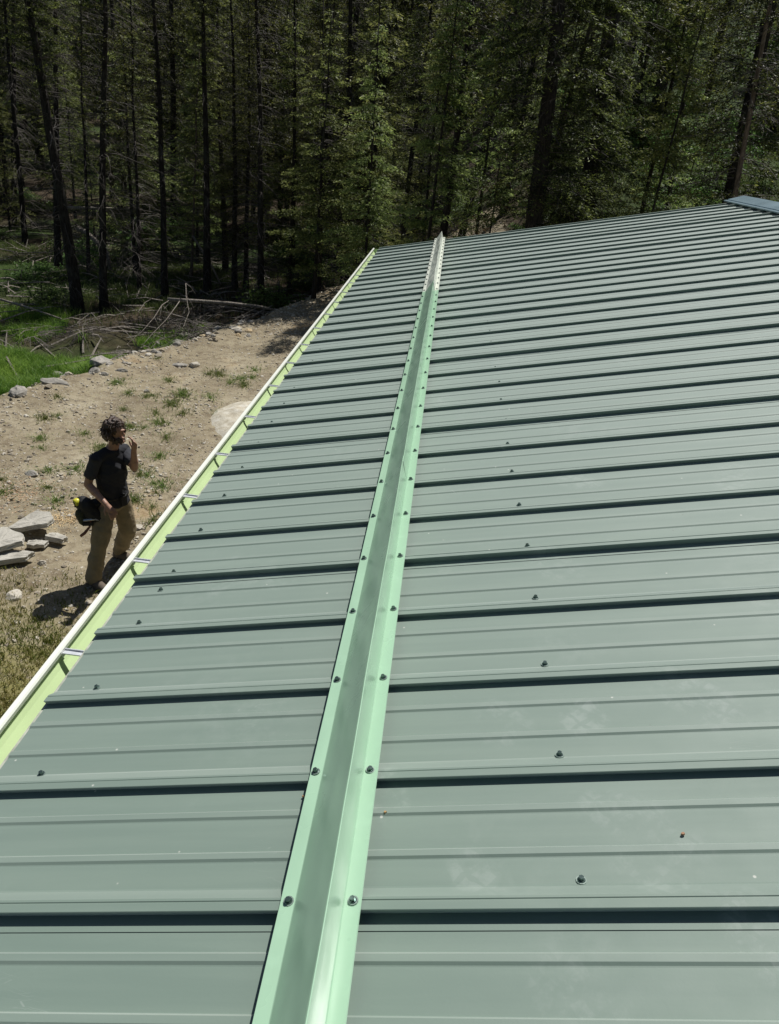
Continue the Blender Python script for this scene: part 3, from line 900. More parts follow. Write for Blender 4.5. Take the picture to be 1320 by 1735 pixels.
BR = [twig_mesh(61, 3, .0, .4, 60, .4, 1.0, .6), twig_mesh(62, 3, .0, .6, 60, .3, .9, .5)]
for m_ in BR: m_.name = 'dead_brush'
nb_ = 0
for it in range(900):
    if nb_ >= 20: break
    y = random.uniform(15.5, 25.5); x = random.uniform(-13, -3)
    d = float(edge_d(x, y))
    if d < .7 or d > 6: continue
    nb_ += 1
    o = link('dead_brush', BR[nb_ % 2], None, (x, y, tz(x, y) - .03)); s_ = random.uniform(.6, 1.15); o.scale = (s_, s_, s_ * .8); o.rotation_euler.z = random.uniform(0, 6)
    tag(o, 'tangle of grey dead brush on the shaded bank behind the dirt pad', 'brush', 'dead brush on the bank')


def grass(name, x, y, h, w, mat, seed, tipbias=0.0):
    rng = np.random.default_rng(seed); n = len(x)
    z = terr(x, y) - .01
    a = rng.random(n) * 6.283; b = rng.normal(size=(n, 2)) * .45
    p0 = np.stack([x, y, z], 1); H = (h * rng.uniform(.5, 1.25, n))[:, None]; Wd = np.stack([np.cos(a), np.sin(a), 0 * a], 1) * (w * rng.uniform(.6, 1.3, n))[:, None]
    lean = np.concatenate([b, np.zeros((n, 1))], 1)
    p1 = p0 + np.array([0, 0, .62]) * H + lean * H * .35
    p2 = p0 + np.array([0, 0, .92]) * H + lean * H
    v = np.stack([p0 - Wd, p0 + Wd, p1 + Wd * .7, p1 - Wd * .7, p2], 1).reshape(-1, 3)
    k = np.arange(n)[:, None] * 5
    tp = np.clip(rng.random(n) + tipbias + (fbm(x * 1.5, y * 1.5, 3) - .47) * 1.6, 0, 1)
    return mesh_np(name, v, k + np.array([0, 1, 2, 3]), k + np.array([3, 2, 4]), [M[mat]], attrs={'tip': np.concatenate([tp, tp])})


def scatter(n, x0, x1, y0, y1, f, seed):
    rng = np.random.default_rng(seed); x = rng.uniform(x0, x1, n); y = rng.uniform(y0, y1, n); keep = rng.random(n) < f(x, y); return x[keep], y[keep]


gx, gy = scatter(150000, -12, -6, 10, 19.5, lambda x, y: (edge_d(x, y) > .35) * sst(.3, .9, np.exp(-(((x + 8.4) / 1.4) ** 2 + ((y - 13.0) / 2.2) ** 2)) + .55 * (fbm(x * .8, y * .8, 3) > .52)), 1)
tag(link('grass', grass('grass', gx, gy, .26, .006, 'grass', 2)), 'lush bright green grass below the edge of the dirt pad', 'grass', kind='stuff')
gx, gy = scatter(60000, -17, -5.6, 18, 28, lambda x, y: (edge_d(x, y) > .8) * (.10 + .9 * sst(.46, .58, fbm(x * .5 + 3, y * .5, 4))), 5)
tag(link('forest_grass', grass('forest_grass', gx, gy, .26, .008, 'floor', 6, .0)), 'patchy green ground cover between the forest trunks', 'ground cover', kind='stuff')
gx, gy = scatter(190000, -5.2, -.9, 2.5, 7.0, lambda x, y: np.clip(sst(6.9, 4.6, y + (fbm(x * 2, y * 2, 3) - .45) * 2.4 + np.maximum(0, -x - 3.9) * .3), 0, 1) * (.35 + .65 * sst(.4, .6, fbm(x * 4, y * 4, 3))), 7)
tag(link('dry_grass', grass('dry_grass', gx, gy, .065, .0046, 'drygrass', 8, -.1)), 'short dry yellow-green grass beside the building', 'grass', kind='stuff')
gx, gy = scatter(26000, 3, 22, 17, 50, lambda x, y: sst(.44, .56, fbm(x * .35, y * .35, 3)), 15)
tag(link('hill_grass', grass('hill_grass', gx, gy, .5, .02, 'floor', 16, .2)), 'tall green grass on the hillside behind the roof', 'grass', kind='stuff')

# small grass tufts on the dirt pad
def tuft_mesh(seed):
    rng = np.random.default_rng(seed); n = 150
    r = np.abs(rng.normal(size=n)) * .12; a = rng.random(n) * 6.283; x = np.cos(a) * r; y = np.sin(a) * r * .8
    b = rng.normal(size=(n, 2)) * .5 + np.stack([x, y], 1) * 3; h = rng.uniform(.03, .085, n)[:, None]
    p0 = np.stack([x, y, 0 * x - .01], 1); W = np.stack([np.cos(a + 1.5), np.sin(a + 1.5), 0 * a], 1) * .0045
    L = np.concatenate([b, np.zeros((n, 1))], 1)
    p1 = p0 + np.array([0, 0, .65]) * h + L * h * .4; p2 = p0 + np.array([0, 0, .95]) * h + L * h
    v = np.stack([p0 - W, p0 + W, p1 + W * .7, p1 - W * .7, p2], 1).reshape(-1, 3); k = np.arange(n)[:, None] * 5
    tp = rng.random(n)
    return mesh_np('grass_tuft', v, k + np.array([0, 1, 2, 3]), k + np.array([3, 2, 4]), [M['tuft']], attrs={'tip': np.concatenate([tp, tp])})


TUFT = [tuft_mesh(s) for s in range(3)]
_r = random.Random(4)
TPOS = [(_r.uniform(-6.2, -3.3), _r.uniform(7.8, 15)) for _i in range(24)] + [(-4.53, 11.6), (-5.2, 10.37), (-5.71, 12.84), (-5.53, 9.64), (-3.83, 9.84), (-3.53, 14.47), (-4.12, 11.75), (-4.7, 10.9), (-4.25, 11.2), (-4.0, 10.6), (-3.6, 9.0), (-3.45, 8.7), (-4.9, 12.4), (-4.4, 12.1), (-5.9, 10.9), (-6.0, 9.2), (-3.35, 8.3), (-5.3, 8.2), (-4.75, 9.9), (-5.1, 11.6), (-3.9, 12.6), (-6.3, 11.7), (-4.35, 14.0), (-5.0, 13.4), (-3.2, 7.9), (-4.55, 8.1)]
for i, (x, y) in enumerate(TPOS):
    for j in range(random.choice((1, 1, 2))):
        xx, yy = x + random.gauss(0, .09) * (j > 0), y + random.gauss(0, .09) * (j > 0)
        t = link('grass_tuft', TUFT[(i + j) % 3], None, (xx, yy, tz(xx, yy))); s = random.uniform(.7, 1.5); t.scale = (s, s, s * random.uniform(.6, 1)); t.rotation_euler.z = random.uniform(0, 6)
        tag(t, 'small green grass tuft growing in the bare dirt pad', 'grass tuft', 'grass tufts on the dirt pad')

# ------------------------------------------------------------------ stones, wood
def rock_mesh(seed, rough=.28, sub=2, mat=None, name='rock'):
    import bmesh
    bm = bmesh.new(); bmesh.ops.create_icosphere(bm, subdivisions=sub, radius=1)
    rng = random.Random(seed); cuts = [(Vector((rng.gauss(0, 1), rng.gauss(0, 1), rng.gauss(0, 1))).normalized(), rng.uniform(.55, .9)) for _ in range(9)]
    for v in bm.verts:
        for n, d in cuts:
            e = v.co.dot(n) - d
            if e > 0: v.co -= n * e * .92
        v.co *= 1 + rng.gauss(0, rough * .12)
    me = bpy.data.meshes.new(name); bm.to_mesh(me); bm.free()
    if mat: me.materials.append(mat)
    return me


def stone_material(name, a, b, c):
    t = NT(name); P = t.pos()
    n1 = t.noise(P, 7, 6, .65); n2 = t.noise(P, 45, 5, .7)
    col = t.ramp(n1, [(.3, a), (.5, b), (.7, c)])
    col = t.mix(t.math('MULTIPLY', t.step(n2, .5, .7), .35), col, tuple(x * .55 for x in a))
    t.set(col=col, rough=.9, spec=.25, normal=t.bump(t.math('ADD', n1, t.math('MULTIPLY', n2, .4)), .7, .02)); return t.m


M['slate'] = stone_material('grey_slab_stone', (0.33, 0.31, 0.265), (0.46, 0.44, 0.38), (0.55, 0.52, 0.46))
M['rock'] = stone_material('field_stone', (0.20, 0.19, 0.165), (0.34, 0.32, 0.28), (0.46, 0.43, 0.38))
M['whiterock'] = stone_material('pale_limestone', (0.40, 0.36, 0.29), (0.52, 0.48, 0.40), (0.60, 0.57, 0.50))
M['limestone'] = stone_material('crumbly_cream_limestone', (0.38, 0.33, 0.24), (0.54, 0.50, 0.40), (0.66, 0.63, 0.55))
M['ochre'] = stone_material('ochre_stone', (0.33, 0.24, 0.13), (0.46, 0.36, 0.22), (0.56, 0.49, 0.36))


def slab(outline, th, loc, rz, tilt, mat, name, label):
    """flat broken stone slab: jagged outline, layered edge"""
    import bmesh
    rng = random.Random(len(label)); pts = []
    n = len(outline)
    for i in range(n):
        a, b = Vector(outline[i]), Vector(outline[(i + 1) % n])
        for k in range(5):
            p = a.lerp(b, k / 5); j = 0 if k == 0 else .005
            pts.append(Vector((p.x + rng.gauss(0, j), p.y + rng.gauss(0, j))))
    vs = []; m = len(pts); lay = [(1.0, 0), (1.012, th * .3), (.985, th * .42), (1.0, th * .8), (.975, th)]
    for s, z in lay: vs += [(p.x * s + rng.gauss(0, .003), p.y * s + rng.gauss(0, .003), z + rng.gauss(0, .002)) for p in pts]
    fs = [(l * m + i, l * m + (i + 1) % m, (l + 1) * m + (i + 1) % m, (l + 1) * m + i) for l in range(len(lay) - 1) for i in range(m)]
    top = (len(lay) - 1) * m
    c = len(vs); vs.append((0, 0, th + .004)); ring = []
    for i in range(m): vs.append((pts[i].x * .55, pts[i].y * .55, th + rng.gauss(.002, .004)))
    fs += [(top + i, top + (i + 1) % m, c + 1 + (i + 1) % m, c + 1 + i) for i in range(m)] + [(c + 1 + i, c + 1 + (i + 1) % m, c) for i in range(m)]
    fs.append(tuple(range(m - 1, -1, -1)))
    mb = MB(); mb.add(vs, fs); o = mb.build(name, M[mat])
    o.location = loc; o.rotation_euler = (tilt[0], tilt[1], rz); tag(o, label, 'stone slab'); return o


slab([(-.25, -.13), (-.02, -.09), (.19, -.03), (.22, .07), (.13, .23), (-.07, .28), (-.16, .12)], .06, (-4.37, 7.24, .13), .10, (.06, -.14), 'slate', 'stone_slab', 'large flat grey stone slab propped at a tilt left of the man')
slab([(-.30, -.15), (.02, -.16), (.24, .06), (.15, .2), (-.12, .3), (-.36, .26)], .06, (-4.47, 6.74, .13), -.15, (.04, -.12), 'slate', 'stone_slab', 'pale stone slab cut off by the left picture edge, lying on another')
slab([(-.28, -.09), (.18, -.04), (.26, .07), (.06, .14), (-.26, .12)], .06, (-4.32, 6.60, .04), .35, (.03, -.05), 'slate', 'stone_slab', 'narrow stone slab under the pale slab at the left picture edge')
slab([(-.1, -.05), (.09, -.045), (.12, .04), (0, .06), (-.09, .05)], .05, (-4.21, 6.99, .03), .3, (.0, .05), 'slate', 'stone_slab', 'small stone slab lying in front of the large tilted slab')
slab([(-.1, -.06), (.1, -.04), (.12, .05), (-.03, .09), (-.11, .03)], .06, (-4.06, 7.14, .04), -.1, (-.10, .08), 'slate', 'stone_slab', 'small dark-edged stone slab at the right end of the large slab')
slab([(-.1, -.06), (.09, -.06), (.1, .06), (-.08, .08)], .04, (-4.68, 7.2, .02), .2, (.0, .03), 'slate', 'stone_slab', 'small pale slab at the left picture edge behind the large slab')
RK = [rock_mesh(60 + i, .42, 3) for i in range(6)]


def rock(x, y, s, mat, label, group=None, seed=0, sink=.35, name='rock'):
    me = RK[seed % 6].copy(); me.materials.append(M[mat])
    o = link(name, me, None, (x, y, tz(x, y) + s[2] * (1 - 2 * sink) * .5)); o.scale = s
    o.rotation_euler = (random.uniform(-.2, .2), random.uniform(-.2, .2), random.uniform(0, 6)); tag(o, label, 'rock', group); return o


rock(-3.95, 6.05, (.095, .085, .055), 'whiterock', 'rounded pale rock at the edge of the dry grass below the slabs', seed=1)
rock(-4.02, 6.72, (.05, .045, .04), 'whiterock', 'small white stone just right of the stone slabs', seed=2)
rock(-3.31, 7.68, (.075, .06, .04), 'whiterock', 'white stone on the dirt between the man and the gutter', seed=3)
rock(-5.2, 8.77, (.12, .07, .04), 'rock', 'flat grey stone alone on the dirt left of the man', seed=4)
rock(-6.85, 11.5, (.24, .16, .11), 'rock', 'big grey rock at the pad edge beside the bright grass', seed=5)
rock(-6.6, 12.2, (.27, .12, .08), 'rock', 'long flat rock lying along the pad edge', seed=0)
rock(-5.07, 14.4, (.20, .09, .05), 'rock', 'flat bluish-grey stone on the dirt below the hanging dead branches', seed=1)
rock(-6.95, 13.4, (.28, .22, .2), 'rock', 'round grey boulder in the grass beyond the pad edge', seed=2)
def mound(name, x, y, rx, ry, h, mat, label, seed):
    rng = np.random.default_rng(seed); na, nr = 56, 12; vs = []; fs = []
    for j in range(nr + 1):
        for i in range(na):
            a = 2 * math.pi * i / na; k = (j / nr) * (.8 + .45 * float(fbm(np.array(math.cos(a) * 1.6 + seed), np.array(math.sin(a) * 1.6), 4)))
            px, py = rx * k * math.cos(a), ry * k * math.sin(a); t = j / nr
            vs.append((px, py, h * (1 - t ** 3) + (float(fbm(np.array(px * 5 + 3), np.array(py * 5), 4)) - .45) * h * .9 * (1 - t * .5) - .03))
    for j in range(nr):
        for i in range(na): fs.append((j * na + i, (j + 1) * na + i, (j + 1) * na + (i + 1) % na, j * na + (i + 1) % na))
    mb = MB(); mb.add(vs, fs); o = mb.build(name, M[mat], None, True); o.location = (x, y, tz(x, y)); tag(o, label, 'rock'); return o


mound('boulder', -3.02, 11.8, .62, 1.05, .17, 'limestone', 'broad flat cream boulder showing through the dirt beside the gutter', 4)
for i in range(46):
    y = random.uniform(12.5, 22.6); x = float(np.interp(y, EDGE_Y, EDGE_X)) + random.gauss(.25, .45) 
    if y > 18: x += random.random() * 1.2
    s = random.uniform(.05, .13)
    rock(x, y, (s, s * random.uniform(.6, 1), s * random.uniform(.4, .7)), random.choice(['rock', 'ochre', 'whiterock', 'ochre' if y > 18 else 'rock']), 'rough stone lying along the broken edge of the dirt pad', 'stones along the pad edge', seed=i)
for i in range(70):
    x, y = random.uniform(-9.5, -6.0), random.uniform(13.6, 18.2)
    if float(edge_d(x, y)) < .2 or float(edge_d(x, y)) > 1.9: continue
    s = random.uniform(.08, .26)
    rock(x, y, (s, s * .8, s * .6), 'rock', 'grey rock in the shaded ditch beyond the pad edge', 'rocks in the ditch', seed=i + 1)

# gravel on the pad
def pebbles(name, n, seed, f, smin, smax, mats, x0, x1, y0, y1):
    rng = np.random.default_rng(seed)
    x, y = scatter(n, x0, x1, y0, y1, f, seed); n = len(x)
    ph = (1 + 5 ** .5) / 2
    iv = np.array([(-1, ph, 0), (1, ph, 0), (-1, -ph, 0), (1, -ph, 0), (0, -1, ph), (0, 1, ph), (0, -1, -ph), (0, 1, -ph), (ph, 0, -1), (ph, 0, 1), (-ph, 0, -1), (-ph, 0, 1)]) / 1.9
    it = np.array([(0, 11, 5), (0, 5, 1), (0, 1, 7), (0, 7, 10), (0, 10, 11), (1, 5, 9), (5, 11, 4), (11, 10, 2), (10, 7, 6), (7, 1, 8), (3, 9, 4), (3, 4, 2), (3, 2, 6), (3, 6, 8), (3, 8, 9), (4, 9, 5), (2, 4, 11), (6, 2, 10), (8, 6, 7), (9, 8, 1)])
    s = smin + (smax - smin) * rng.random(n) ** 3
    v = iv[None] * (1 + rng.normal(size=(n, 12, 1)) * .18) * (s[:, None] * np.stack([np.ones(n), rng.uniform(.5, 1, n), rng.uniform(.35, .7, n)], 1))[:, None, :]
    a = rng.random(n) * 6.283; ca, sa = np.cos(a)[:, None], np.sin(a)[:, None]
    vx = v[:, :, 0] * ca - v[:, :, 1] * sa; vy = v[:, :, 0] * sa + v[:, :, 1] * ca
    V = np.stack([vx + x[:, None], vy + y[:, None], v[:, :, 2] + (terr(x, y) + s * .12)[:, None]], -1).reshape(-1, 3)
    T = (np.arange(n)[:, None, None] * 12 + it[None]).reshape(-1, 3)
    return link(name, mesh_np(name, V, None, T, mats, attrs={'tip': np.repeat(rng.random(n), 20)}))


def pebble_material():
    t = NT('gravel_stones'); tip = t.n('ShaderNodeAttribute', attribute_name='tip').outputs['Fac']
    col = t.ramp(tip, [(0, (0.16, 0.13, 0.095)), (.3, (0.30, 0.255, 0.19)), (.65, (0.46, 0.41, 0.32)), (1, (0.66, 0.62, 0.54))])
    t.set(col=t.mix(.3, col, t.ramp(t.noise(t.pos(), 60, 4), [(.3, (.18, .16, .12)), (.7, (.5, .46, .38))])), rough=.9, spec=.2); return t.m


M['pebble'] = pebble_material()
o = pebbles('gravel', 40000, 3, lambda x, y: (edge_d(x, y) < .3) * (.25 + .75 * (fbm(x * .7, y * .7, 3) > .45)) * sst(4.5, 7, y), .007, .038, [M['pebble']], -9.5, -1.2, 4, 23)
tag(o, 'loose gravel strewn over the bare dirt pad', 'gravel', kind='stuff')
o = pebbles('rubble', 2000, 9, lambda x, y: np.exp(-((edge_d(x, y) + .1) / .4) ** 2) * sst(11, 14, y) + (y > 18) * (edge_d(x, y) < .2) * (edge_d(x, y) > -1.2) * .8, .025, .085, [M['pebble']], -9, -1.5, 10, 23.5)
tag(o, 'pale stony rubble along the broken edge of the dirt pad', 'rubble', kind='stuff')


def flakes(name, n, cx, cy, sx, sy, L, mat, label, cat, seed):
    rng = np.random.default_rng(seed); x = cx + rng.normal(size=n) * sx; y = cy + rng.normal(size=n) * sy
    c = np.stack([x, y, terr(x, y) + rng.uniform(.004, .02, n)], 1); d = rng.normal(size=(n, 3)); d[:, 2] *= .2; d /= np.linalg.norm(d, axis=1, keepdims=True)
    o = link(name, rhombi(c, d, L * rng.uniform(.5, 1.4, n), L * .35, rng, M[mat], name, rng.random(n), .4)); tag(o, label, cat, kind='stuff'); return o


M['chips'] = leaf_material('fresh_wood_chips', (0.42, 0.24, 0.12), (0.62, 0.44, 0.27), .1)
flakes('wood_chips', 420, -5.15, 8.2, .30, .28, .035, 'chips', 'orange wood chips scattered on the dirt left of the man', 'wood chips', 1)
flakes('sawdust', 420, -4.25, 7.72, .16, .13, .03, 'chips', 'orange sawdust beside the large stone slab', 'sawdust', 2)
flakes('dead_leaves', 1800, -4.6, 11.5, 1.5, 3.4, .03, 'drygrass', 'dry straw and leaf bits on the dirt pad', 'leaf litter', 3)
# fallen sticks on the forest floor
mb = MB()
for i in range(700):
    y = random.uniform(14.5, 34); x = random.uniform(-.62 * y, -2)
    if float(edge_d(x, y)) < .5: continue
    L = random.uniform(.3, 1.5); a = random.uniform(0, 6.28); p = Vector((x, y, 0)); q = p + Vector((math.cos(a), math.sin(a), 0)) * L; mid = (p + q) / 2
    p.z = tz(p.x, p.y) + random.uniform(0, .2); q.z = tz(q.x, q.y) + random.uniform(0, .35); mid.z = (p.z + q.z) / 2 + random.uniform(-.02, .08)
    r = random.uniform(.008, .028); mb.tube([p, mid, q], [r, r * .8, r * .3], 4, False)
tag(mb.build('fallen_sticks', M['deadwood']), 'dead sticks littering the forest floor', 'debris', kind='stuff')


def log(name, pts, r0, r1, mat, label, branches=()):
    root = empty(name, pts[0]); tag(root, label, 'log'); P0 = Vector(pts[0]); mb = MB(); n = len(pts)
    mb.tube([Vector(p) - P0 for p in pts], [r0 + (r1 - r0) * i / (n - 1) for i in range(n)], 9); mb.build('stem', M[mat], root, True)
    for br in branches:
        b = MB(); m = len(br); b.tube([Vector(p) - P0 for p in br], [.015 * (1 - .7 * i / (m - 1)) for i in range(m)], 5)
        for s in range(6):
            k = random.randint(1, m - 1); c = Vector(br[k]) - P0; d = Vector((random.gauss(0, .22), random.gauss(0, .2), random.gauss(-.15, .2))); b.tube([c, c + d * .5, c + d + Vector((0, 0, -.08))], [.006, .004, .002], 3, False)
        b.build('branch', M[mat], root)
    return root


g = tz
log('fallen_pole', [(-6.78, 18.5, .36), (-6.1, 18.8, .34), (-5.4, 19.1, .31), (-4.7, 19.4, .25), (-4.3, 19.6, .16)], .050, .036, 'deadwood', 'pale fallen pole propped across the pad edge with dead branches hanging',
    [[(-6.74, 18.5, .34), (-6.78, 18.1, .30), (-6.8, 17.6, .10), (-6.9, 17.1, -.12), (-7.1, 16.6, -.35)], [(-6.5, 18.6, .34), (-6.45, 18.2, .30), (-6.5, 17.6, .08), (-6.65, 17.0, -.16), (-6.7, 16.6, -.3)],
     [(-6.35, 18.7, .34), (-6.4, 18.8, .75), (-6.3, 18.5, .5), (-6.1, 18.1, .2), (-6.05, 17.5, -.02)]])
log('fallen_log', [(-13.9, 27.2, 1.15), (-12.6, 27.6, 1.22), (-11.2, 28.0, 1.3), (-10.3, 28.2, 1.33)], .06, .035, 'deadwood', 'thin pale fallen log lodged level among the dark trunks at the left')
log('fallen_branch', [(-12.4, 25.6, .75), (-12.1, 25.5, .7), (-11.7, 25.4, .45), (-11.3, 25.3, .1), (-11.2, 25.2, -.4)], .09, .07, 'deadwood', 'short bent pale log curving down between the left trunks')
log('fallen_branch', [(-8.3, 25.2, 1.0), (-7.9, 25.0, .55), (-7.5, 24.8, .1), (-7.2, 24.6, -.35)], .035, .03, 'deadwood', 'thin pale stick leaning down behind the fallen pole')
log('fallen_branch', [(-12.7, 19.2, -.2), (-11.6, 18.6, -.1), (-10.4, 18.3, -.2), (-9.4, 18.1, -.35)], .04, .02, 'deadwood', 'grey dead branch on the ground in front of the leaning trunk')

# bark chips that have blown onto the roof
for q, u, lab in ((.235, .745, 'right of the nearest screw'), (-.19, .795, 'beside the snow guard'), (-.325, .83, 'left of the snow guard'), (.37, .86, 'at the right edge of the roof')):
    mb = MB(); rr = .0034
    pts = [(rr * math.cos(a) * random.uniform(.5, 1.2), rr * .7 * math.sin(a) * random.uniform(.6, 1.2)) for a in np.linspace(0, 5.5, 7)]
    mb.add([(x, y, 0) for x, y in pts] + [(x * .8, y * .8, .0022) for x, y in pts], [tuple(range(6, -1, -1)), tuple(range(7, 14))] + [(i, (i + 1) % 7, 7 + (i + 1) % 7, 7 + i) for i in range(7)])
    o = mb.build('bark_chip', M['chips']); o.matrix_world = ROOFM @ Matrix.Translation((q, u, .0025)); tag(o, 'tiny brown bark chip lying on the roof ' + lab, 'bark chip')

# ------------------------------------------------------------------ the man
FW = Vector((.86, -.51, 0)).normalized(); RT = Vector((FW.y, -FW.x, 0)); UP = Vector((0, 0, 1))
BASIS = np.array([list(RT), list(FW), list(UP)]).T
_th = np.linspace(0, math.pi, 9); _ph = np.linspace(0, 2 * math.pi, 13)[:-1]
_sv = np.array([[0, 0, 1]] + [[math.sin(t) * math.cos(p), math.sin(t) * math.sin(p), math.cos(t)] for t in _th[1:-1] for p in _ph] + [[0, 0, -1]])
_sf = [(0, 1 + k, 1 + (k + 1) % 12) for k in range(12)] + [(1 + r * 12 + k, 1 + (r + 1) * 12 + k, 1 + (r + 1) * 12 + (k + 1) % 12, 1 + r * 12 + (k + 1) % 12) for r in range(6) for k in range(12)] + [(85, 1 + 72 + (k + 1) % 12, 1 + 72 + k) for k in range(12)]


class Body:
    def __init__(self): self.mb = MB()
    def ball(self, p, r):
        r = np.array(r if hasattr(r, '__len__') else (r, r, r), float)      # radii along right, forward, up
        self.mb.add((_sv * r) @ BASIS.T + np.array(p), _sf)
    def limb(self, pts, rad):
        for (a, b, ra, rb) in zip(pts[:-1], pts[1:], rad[:-1], rad[1:]):
            a, b = np.array(a, float), np.array(b, float); ra = np.array(ra if hasattr(ra, '__len__') else (ra,) * 3, float); rb = np.array(rb if hasattr(rb, '__len__') else (rb,) * 3, float)
            n = max(2, int(np.linalg.norm(b - a) / (min(ra.min(), rb.min()) * .35)))
            for k in range(n + 1): t = k / n; self.ball(a + (b - a) * t, ra + (rb - ra) * t)
    def build(self, name, mat, parent, vox, smooth=4, origin=(0, 0, 0), noise=0.0, nscale=20.0):
        me = self.mb.mesh('tmp'); o = bpy.data.objects.new('tmp', me); C.objects.link(o)
        r = o.modifiers.new('r', 'REMESH'); r.mode = 'VOXEL'; r.voxel_size = vox
        s = o.modifiers.new('s', 'SMOOTH'); s.iterations = smooth; s.factor = .5
        dg = bpy.context.evaluated_depsgraph_get(); nm = bpy.data.meshes.new_from_object(o.evaluated_get(dg)); bpy.data.objects.remove(o)
        co = np.empty(len(nm.vertices) * 3, np.float32); nm.vertices.foreach_get('co', co); co = co.reshape(-1, 3)
        if noise:
            no = np.empty(len(nm.vertices) * 3, np.float32); nm.vertices.foreach_get('normal', no); no = no.reshape(-1, 3)
            f = fbm(co[:, 0] * nscale + co[:, 2] * nscale * .7, co[:, 2] * nscale + co[:, 1] * nscale * .8, 3) - .45
            co = co + no * f[:, None] * noise
        co = co - np.array(origin, np.float32); nm.vertices.foreach_set('co', co.ravel()); nm.name = name
        nm.materials.clear(); nm.materials.append(mat); nm.polygons.foreach_set('use_smooth', np.ones(len(nm.polygons), dtype=bool)); nm.update()
        return link(name, nm, parent)


M['skin'] = plain('skin', (0.36, 0.20, 0.135), .5, var=.12, scale=25)
M['shirt'] = plain('charcoal_cotton', (0.020, 0.021, 0.026), .9, var=.25, scale=14, bump=.8, bdist=.01)
M['sleeve'] = plain('sunlit_charcoal_cotton', (0.032, 0.034, 0.041), .9, var=.2, scale=14, bump=.6, bdist=.01)  # shirt cloth again, lightened to carry the sunlight on the sleeves
M['khaki'] = plain('khaki_work_cloth', (0.235, 0.19, 0.115), .9, var=.2, scale=12, bump=.6, bdist=.012)
M['hair'] = plain('dark_brown_hair', (0.055, 0.032, 0.021), .45, var=.5, scale=60, bump=.8, bdist=.01, bscale=90)
M['boot'] = plain('dusty_boot_leather', (0.12, 0.095, 0.07), .8, var=.3, scale=20)
M['black'] = plain('black_nylon', (0.012, 0.012, 0.012), .75, var=.3, scale=40, bump=.4)
M['olive'] = plain('olive_nylon', (0.05, 0.052, 0.022), .8, var=.3, scale=40)
M['yellow'] = plain('yellow_plastic', (0.65, 0.62, 0.05), .35, var=.05)
M['steel'] = plain('tool_steel', (0.5, 0.5, 0.5), .35, metal=.9)
M['toolgrip'] = plain('red_brown_grip', (0.15, 0.05, 0.03), .6)

gz = tz(-3.25, 6.7)
man = empty('person', (-3.22, 6.70, gz)); O = np.array([-3.22, 6.70, gz])
tag(man, 'man in dark t-shirt and khaki trousers walking below the gutter, hand raised to face', 'person')
V = lambda x, y, z: np.array([x, y, z])
pel = V(-3.135, 6.71, .93); chest = V(-3.125, 6.71, 1.27); neck = V(-3.095, 6.71, 1.51); head = V(-3.045, 6.69, 1.70)
Rsh, Rel, Rwr = V(-3.200, 6.545, 1.445), V(-3.285, 6.50, 1.165), V(-3.060, 6.385, 1.030)
Lsh, Lel, Lwr = V(-3.040, 6.865, 1.435), V(-2.875, 6.700, 1.320), V(-2.830, 6.61, 1.545)
Rhip, Rkn, Ran = V(-3.175, 6.63, .90), V(-3.215, 6.49, .50), V(-3.285, 6.42, .09)
Lhip, Lkn, Lan = V(-3.085, 6.79, .90), V(-3.06, 6.86, .50), V(-3.245, 7.02, .12)
f3, r3, u3 = np.array(FW), np.array(RT), np.array(UP)
b = Body()
b.limb([pel, (pel + chest) / 2, chest], [(.15, .10, .11), (.135, .09, .10), (.155, .105, .13)])
b.limb([chest, V(-3.12, 6.71, 1.41), neck], [(.155, .105, .12), (.15, .085, .07), (.06, .06, .05)])
b.limb([neck - u3 * .03, head - u3 * .07], [.058, .056])
b.ball(head + u3 * .02, (.074, .093, .100)); b.ball(head + f3 * .025 - u3 * .065, (.055, .065, .055))
HF = np.array(Vector((.97, -.24, 0)))                                     # where the head looks
b.ball(head + HF * .104 - u3 * .012, .015); b.ball(head + HF * .098 + u3 * .006, .011)           # nose
b.ball(head + HF * .088 + u3 * .030, (.04, .02, .012))                                             # brow
b.ball(head + HF * .092 - u3 * .052, (.022, .012, .008)); b.ball(head + HF * .082 - u3 * .092, .022)  # lips, chin
for s in (1, -1): b.ball(head + r3 * .076 * s - u3 * .01, (.010, .022, .032))
b.limb([Rsh, Rel, Rwr], [.052, .041, .029]); b.limb([Rel, (Rel * .6 + Rwr * .4)], [.040, .043])
b.limb([Lsh, Lel, Lwr], [.052, .041, .029]); b.limb([Lel, (Lel * .6 + Lwr * .4)], [.040, .042])
for A, S_, L_ in ((Rhip, Rkn, Ran), (Lhip, Lkn, Lan)): b.limb([A, S_, L_], [.082, .055, .038])


def hand(wr, d, side, spread, curl):
    """palm and five bent fingers; d along the hand, side across the knuckles, curl = direction the fingers close towards"""
    d, side, curl = [v / np.linalg.norm(v) for v in (d, side, curl)]
    b.limb([wr, wr + d * .045, wr + d * .085], [.027, .030, .027])
    for s in (-.024, .024): b.limb([wr + d * .03 + side * s * .6, wr + d * .085 + side * s], [.017, .014])
    for i, (s, L) in enumerate(((-.033, .066), (-.011, .078), (.011, .074), (.032, .058))):
        p = wr + d * .088 + side * s; dd = d + side * s * spread
        a = p + dd * L * .45 + curl * L * .12; c = a + dd * L * .30 + curl * L * .28; e = c + dd * L * .12 + curl * L * .30
        b.limb([p, a, c, e], [.0105, .010, .009, .008])
    p = wr + d * .03 - side * .026
    b.limb([p, p - side * .026 + d * .022 + curl * .01, p - side * .036 + d * .052 + curl * .018], [.014, .012, .009])


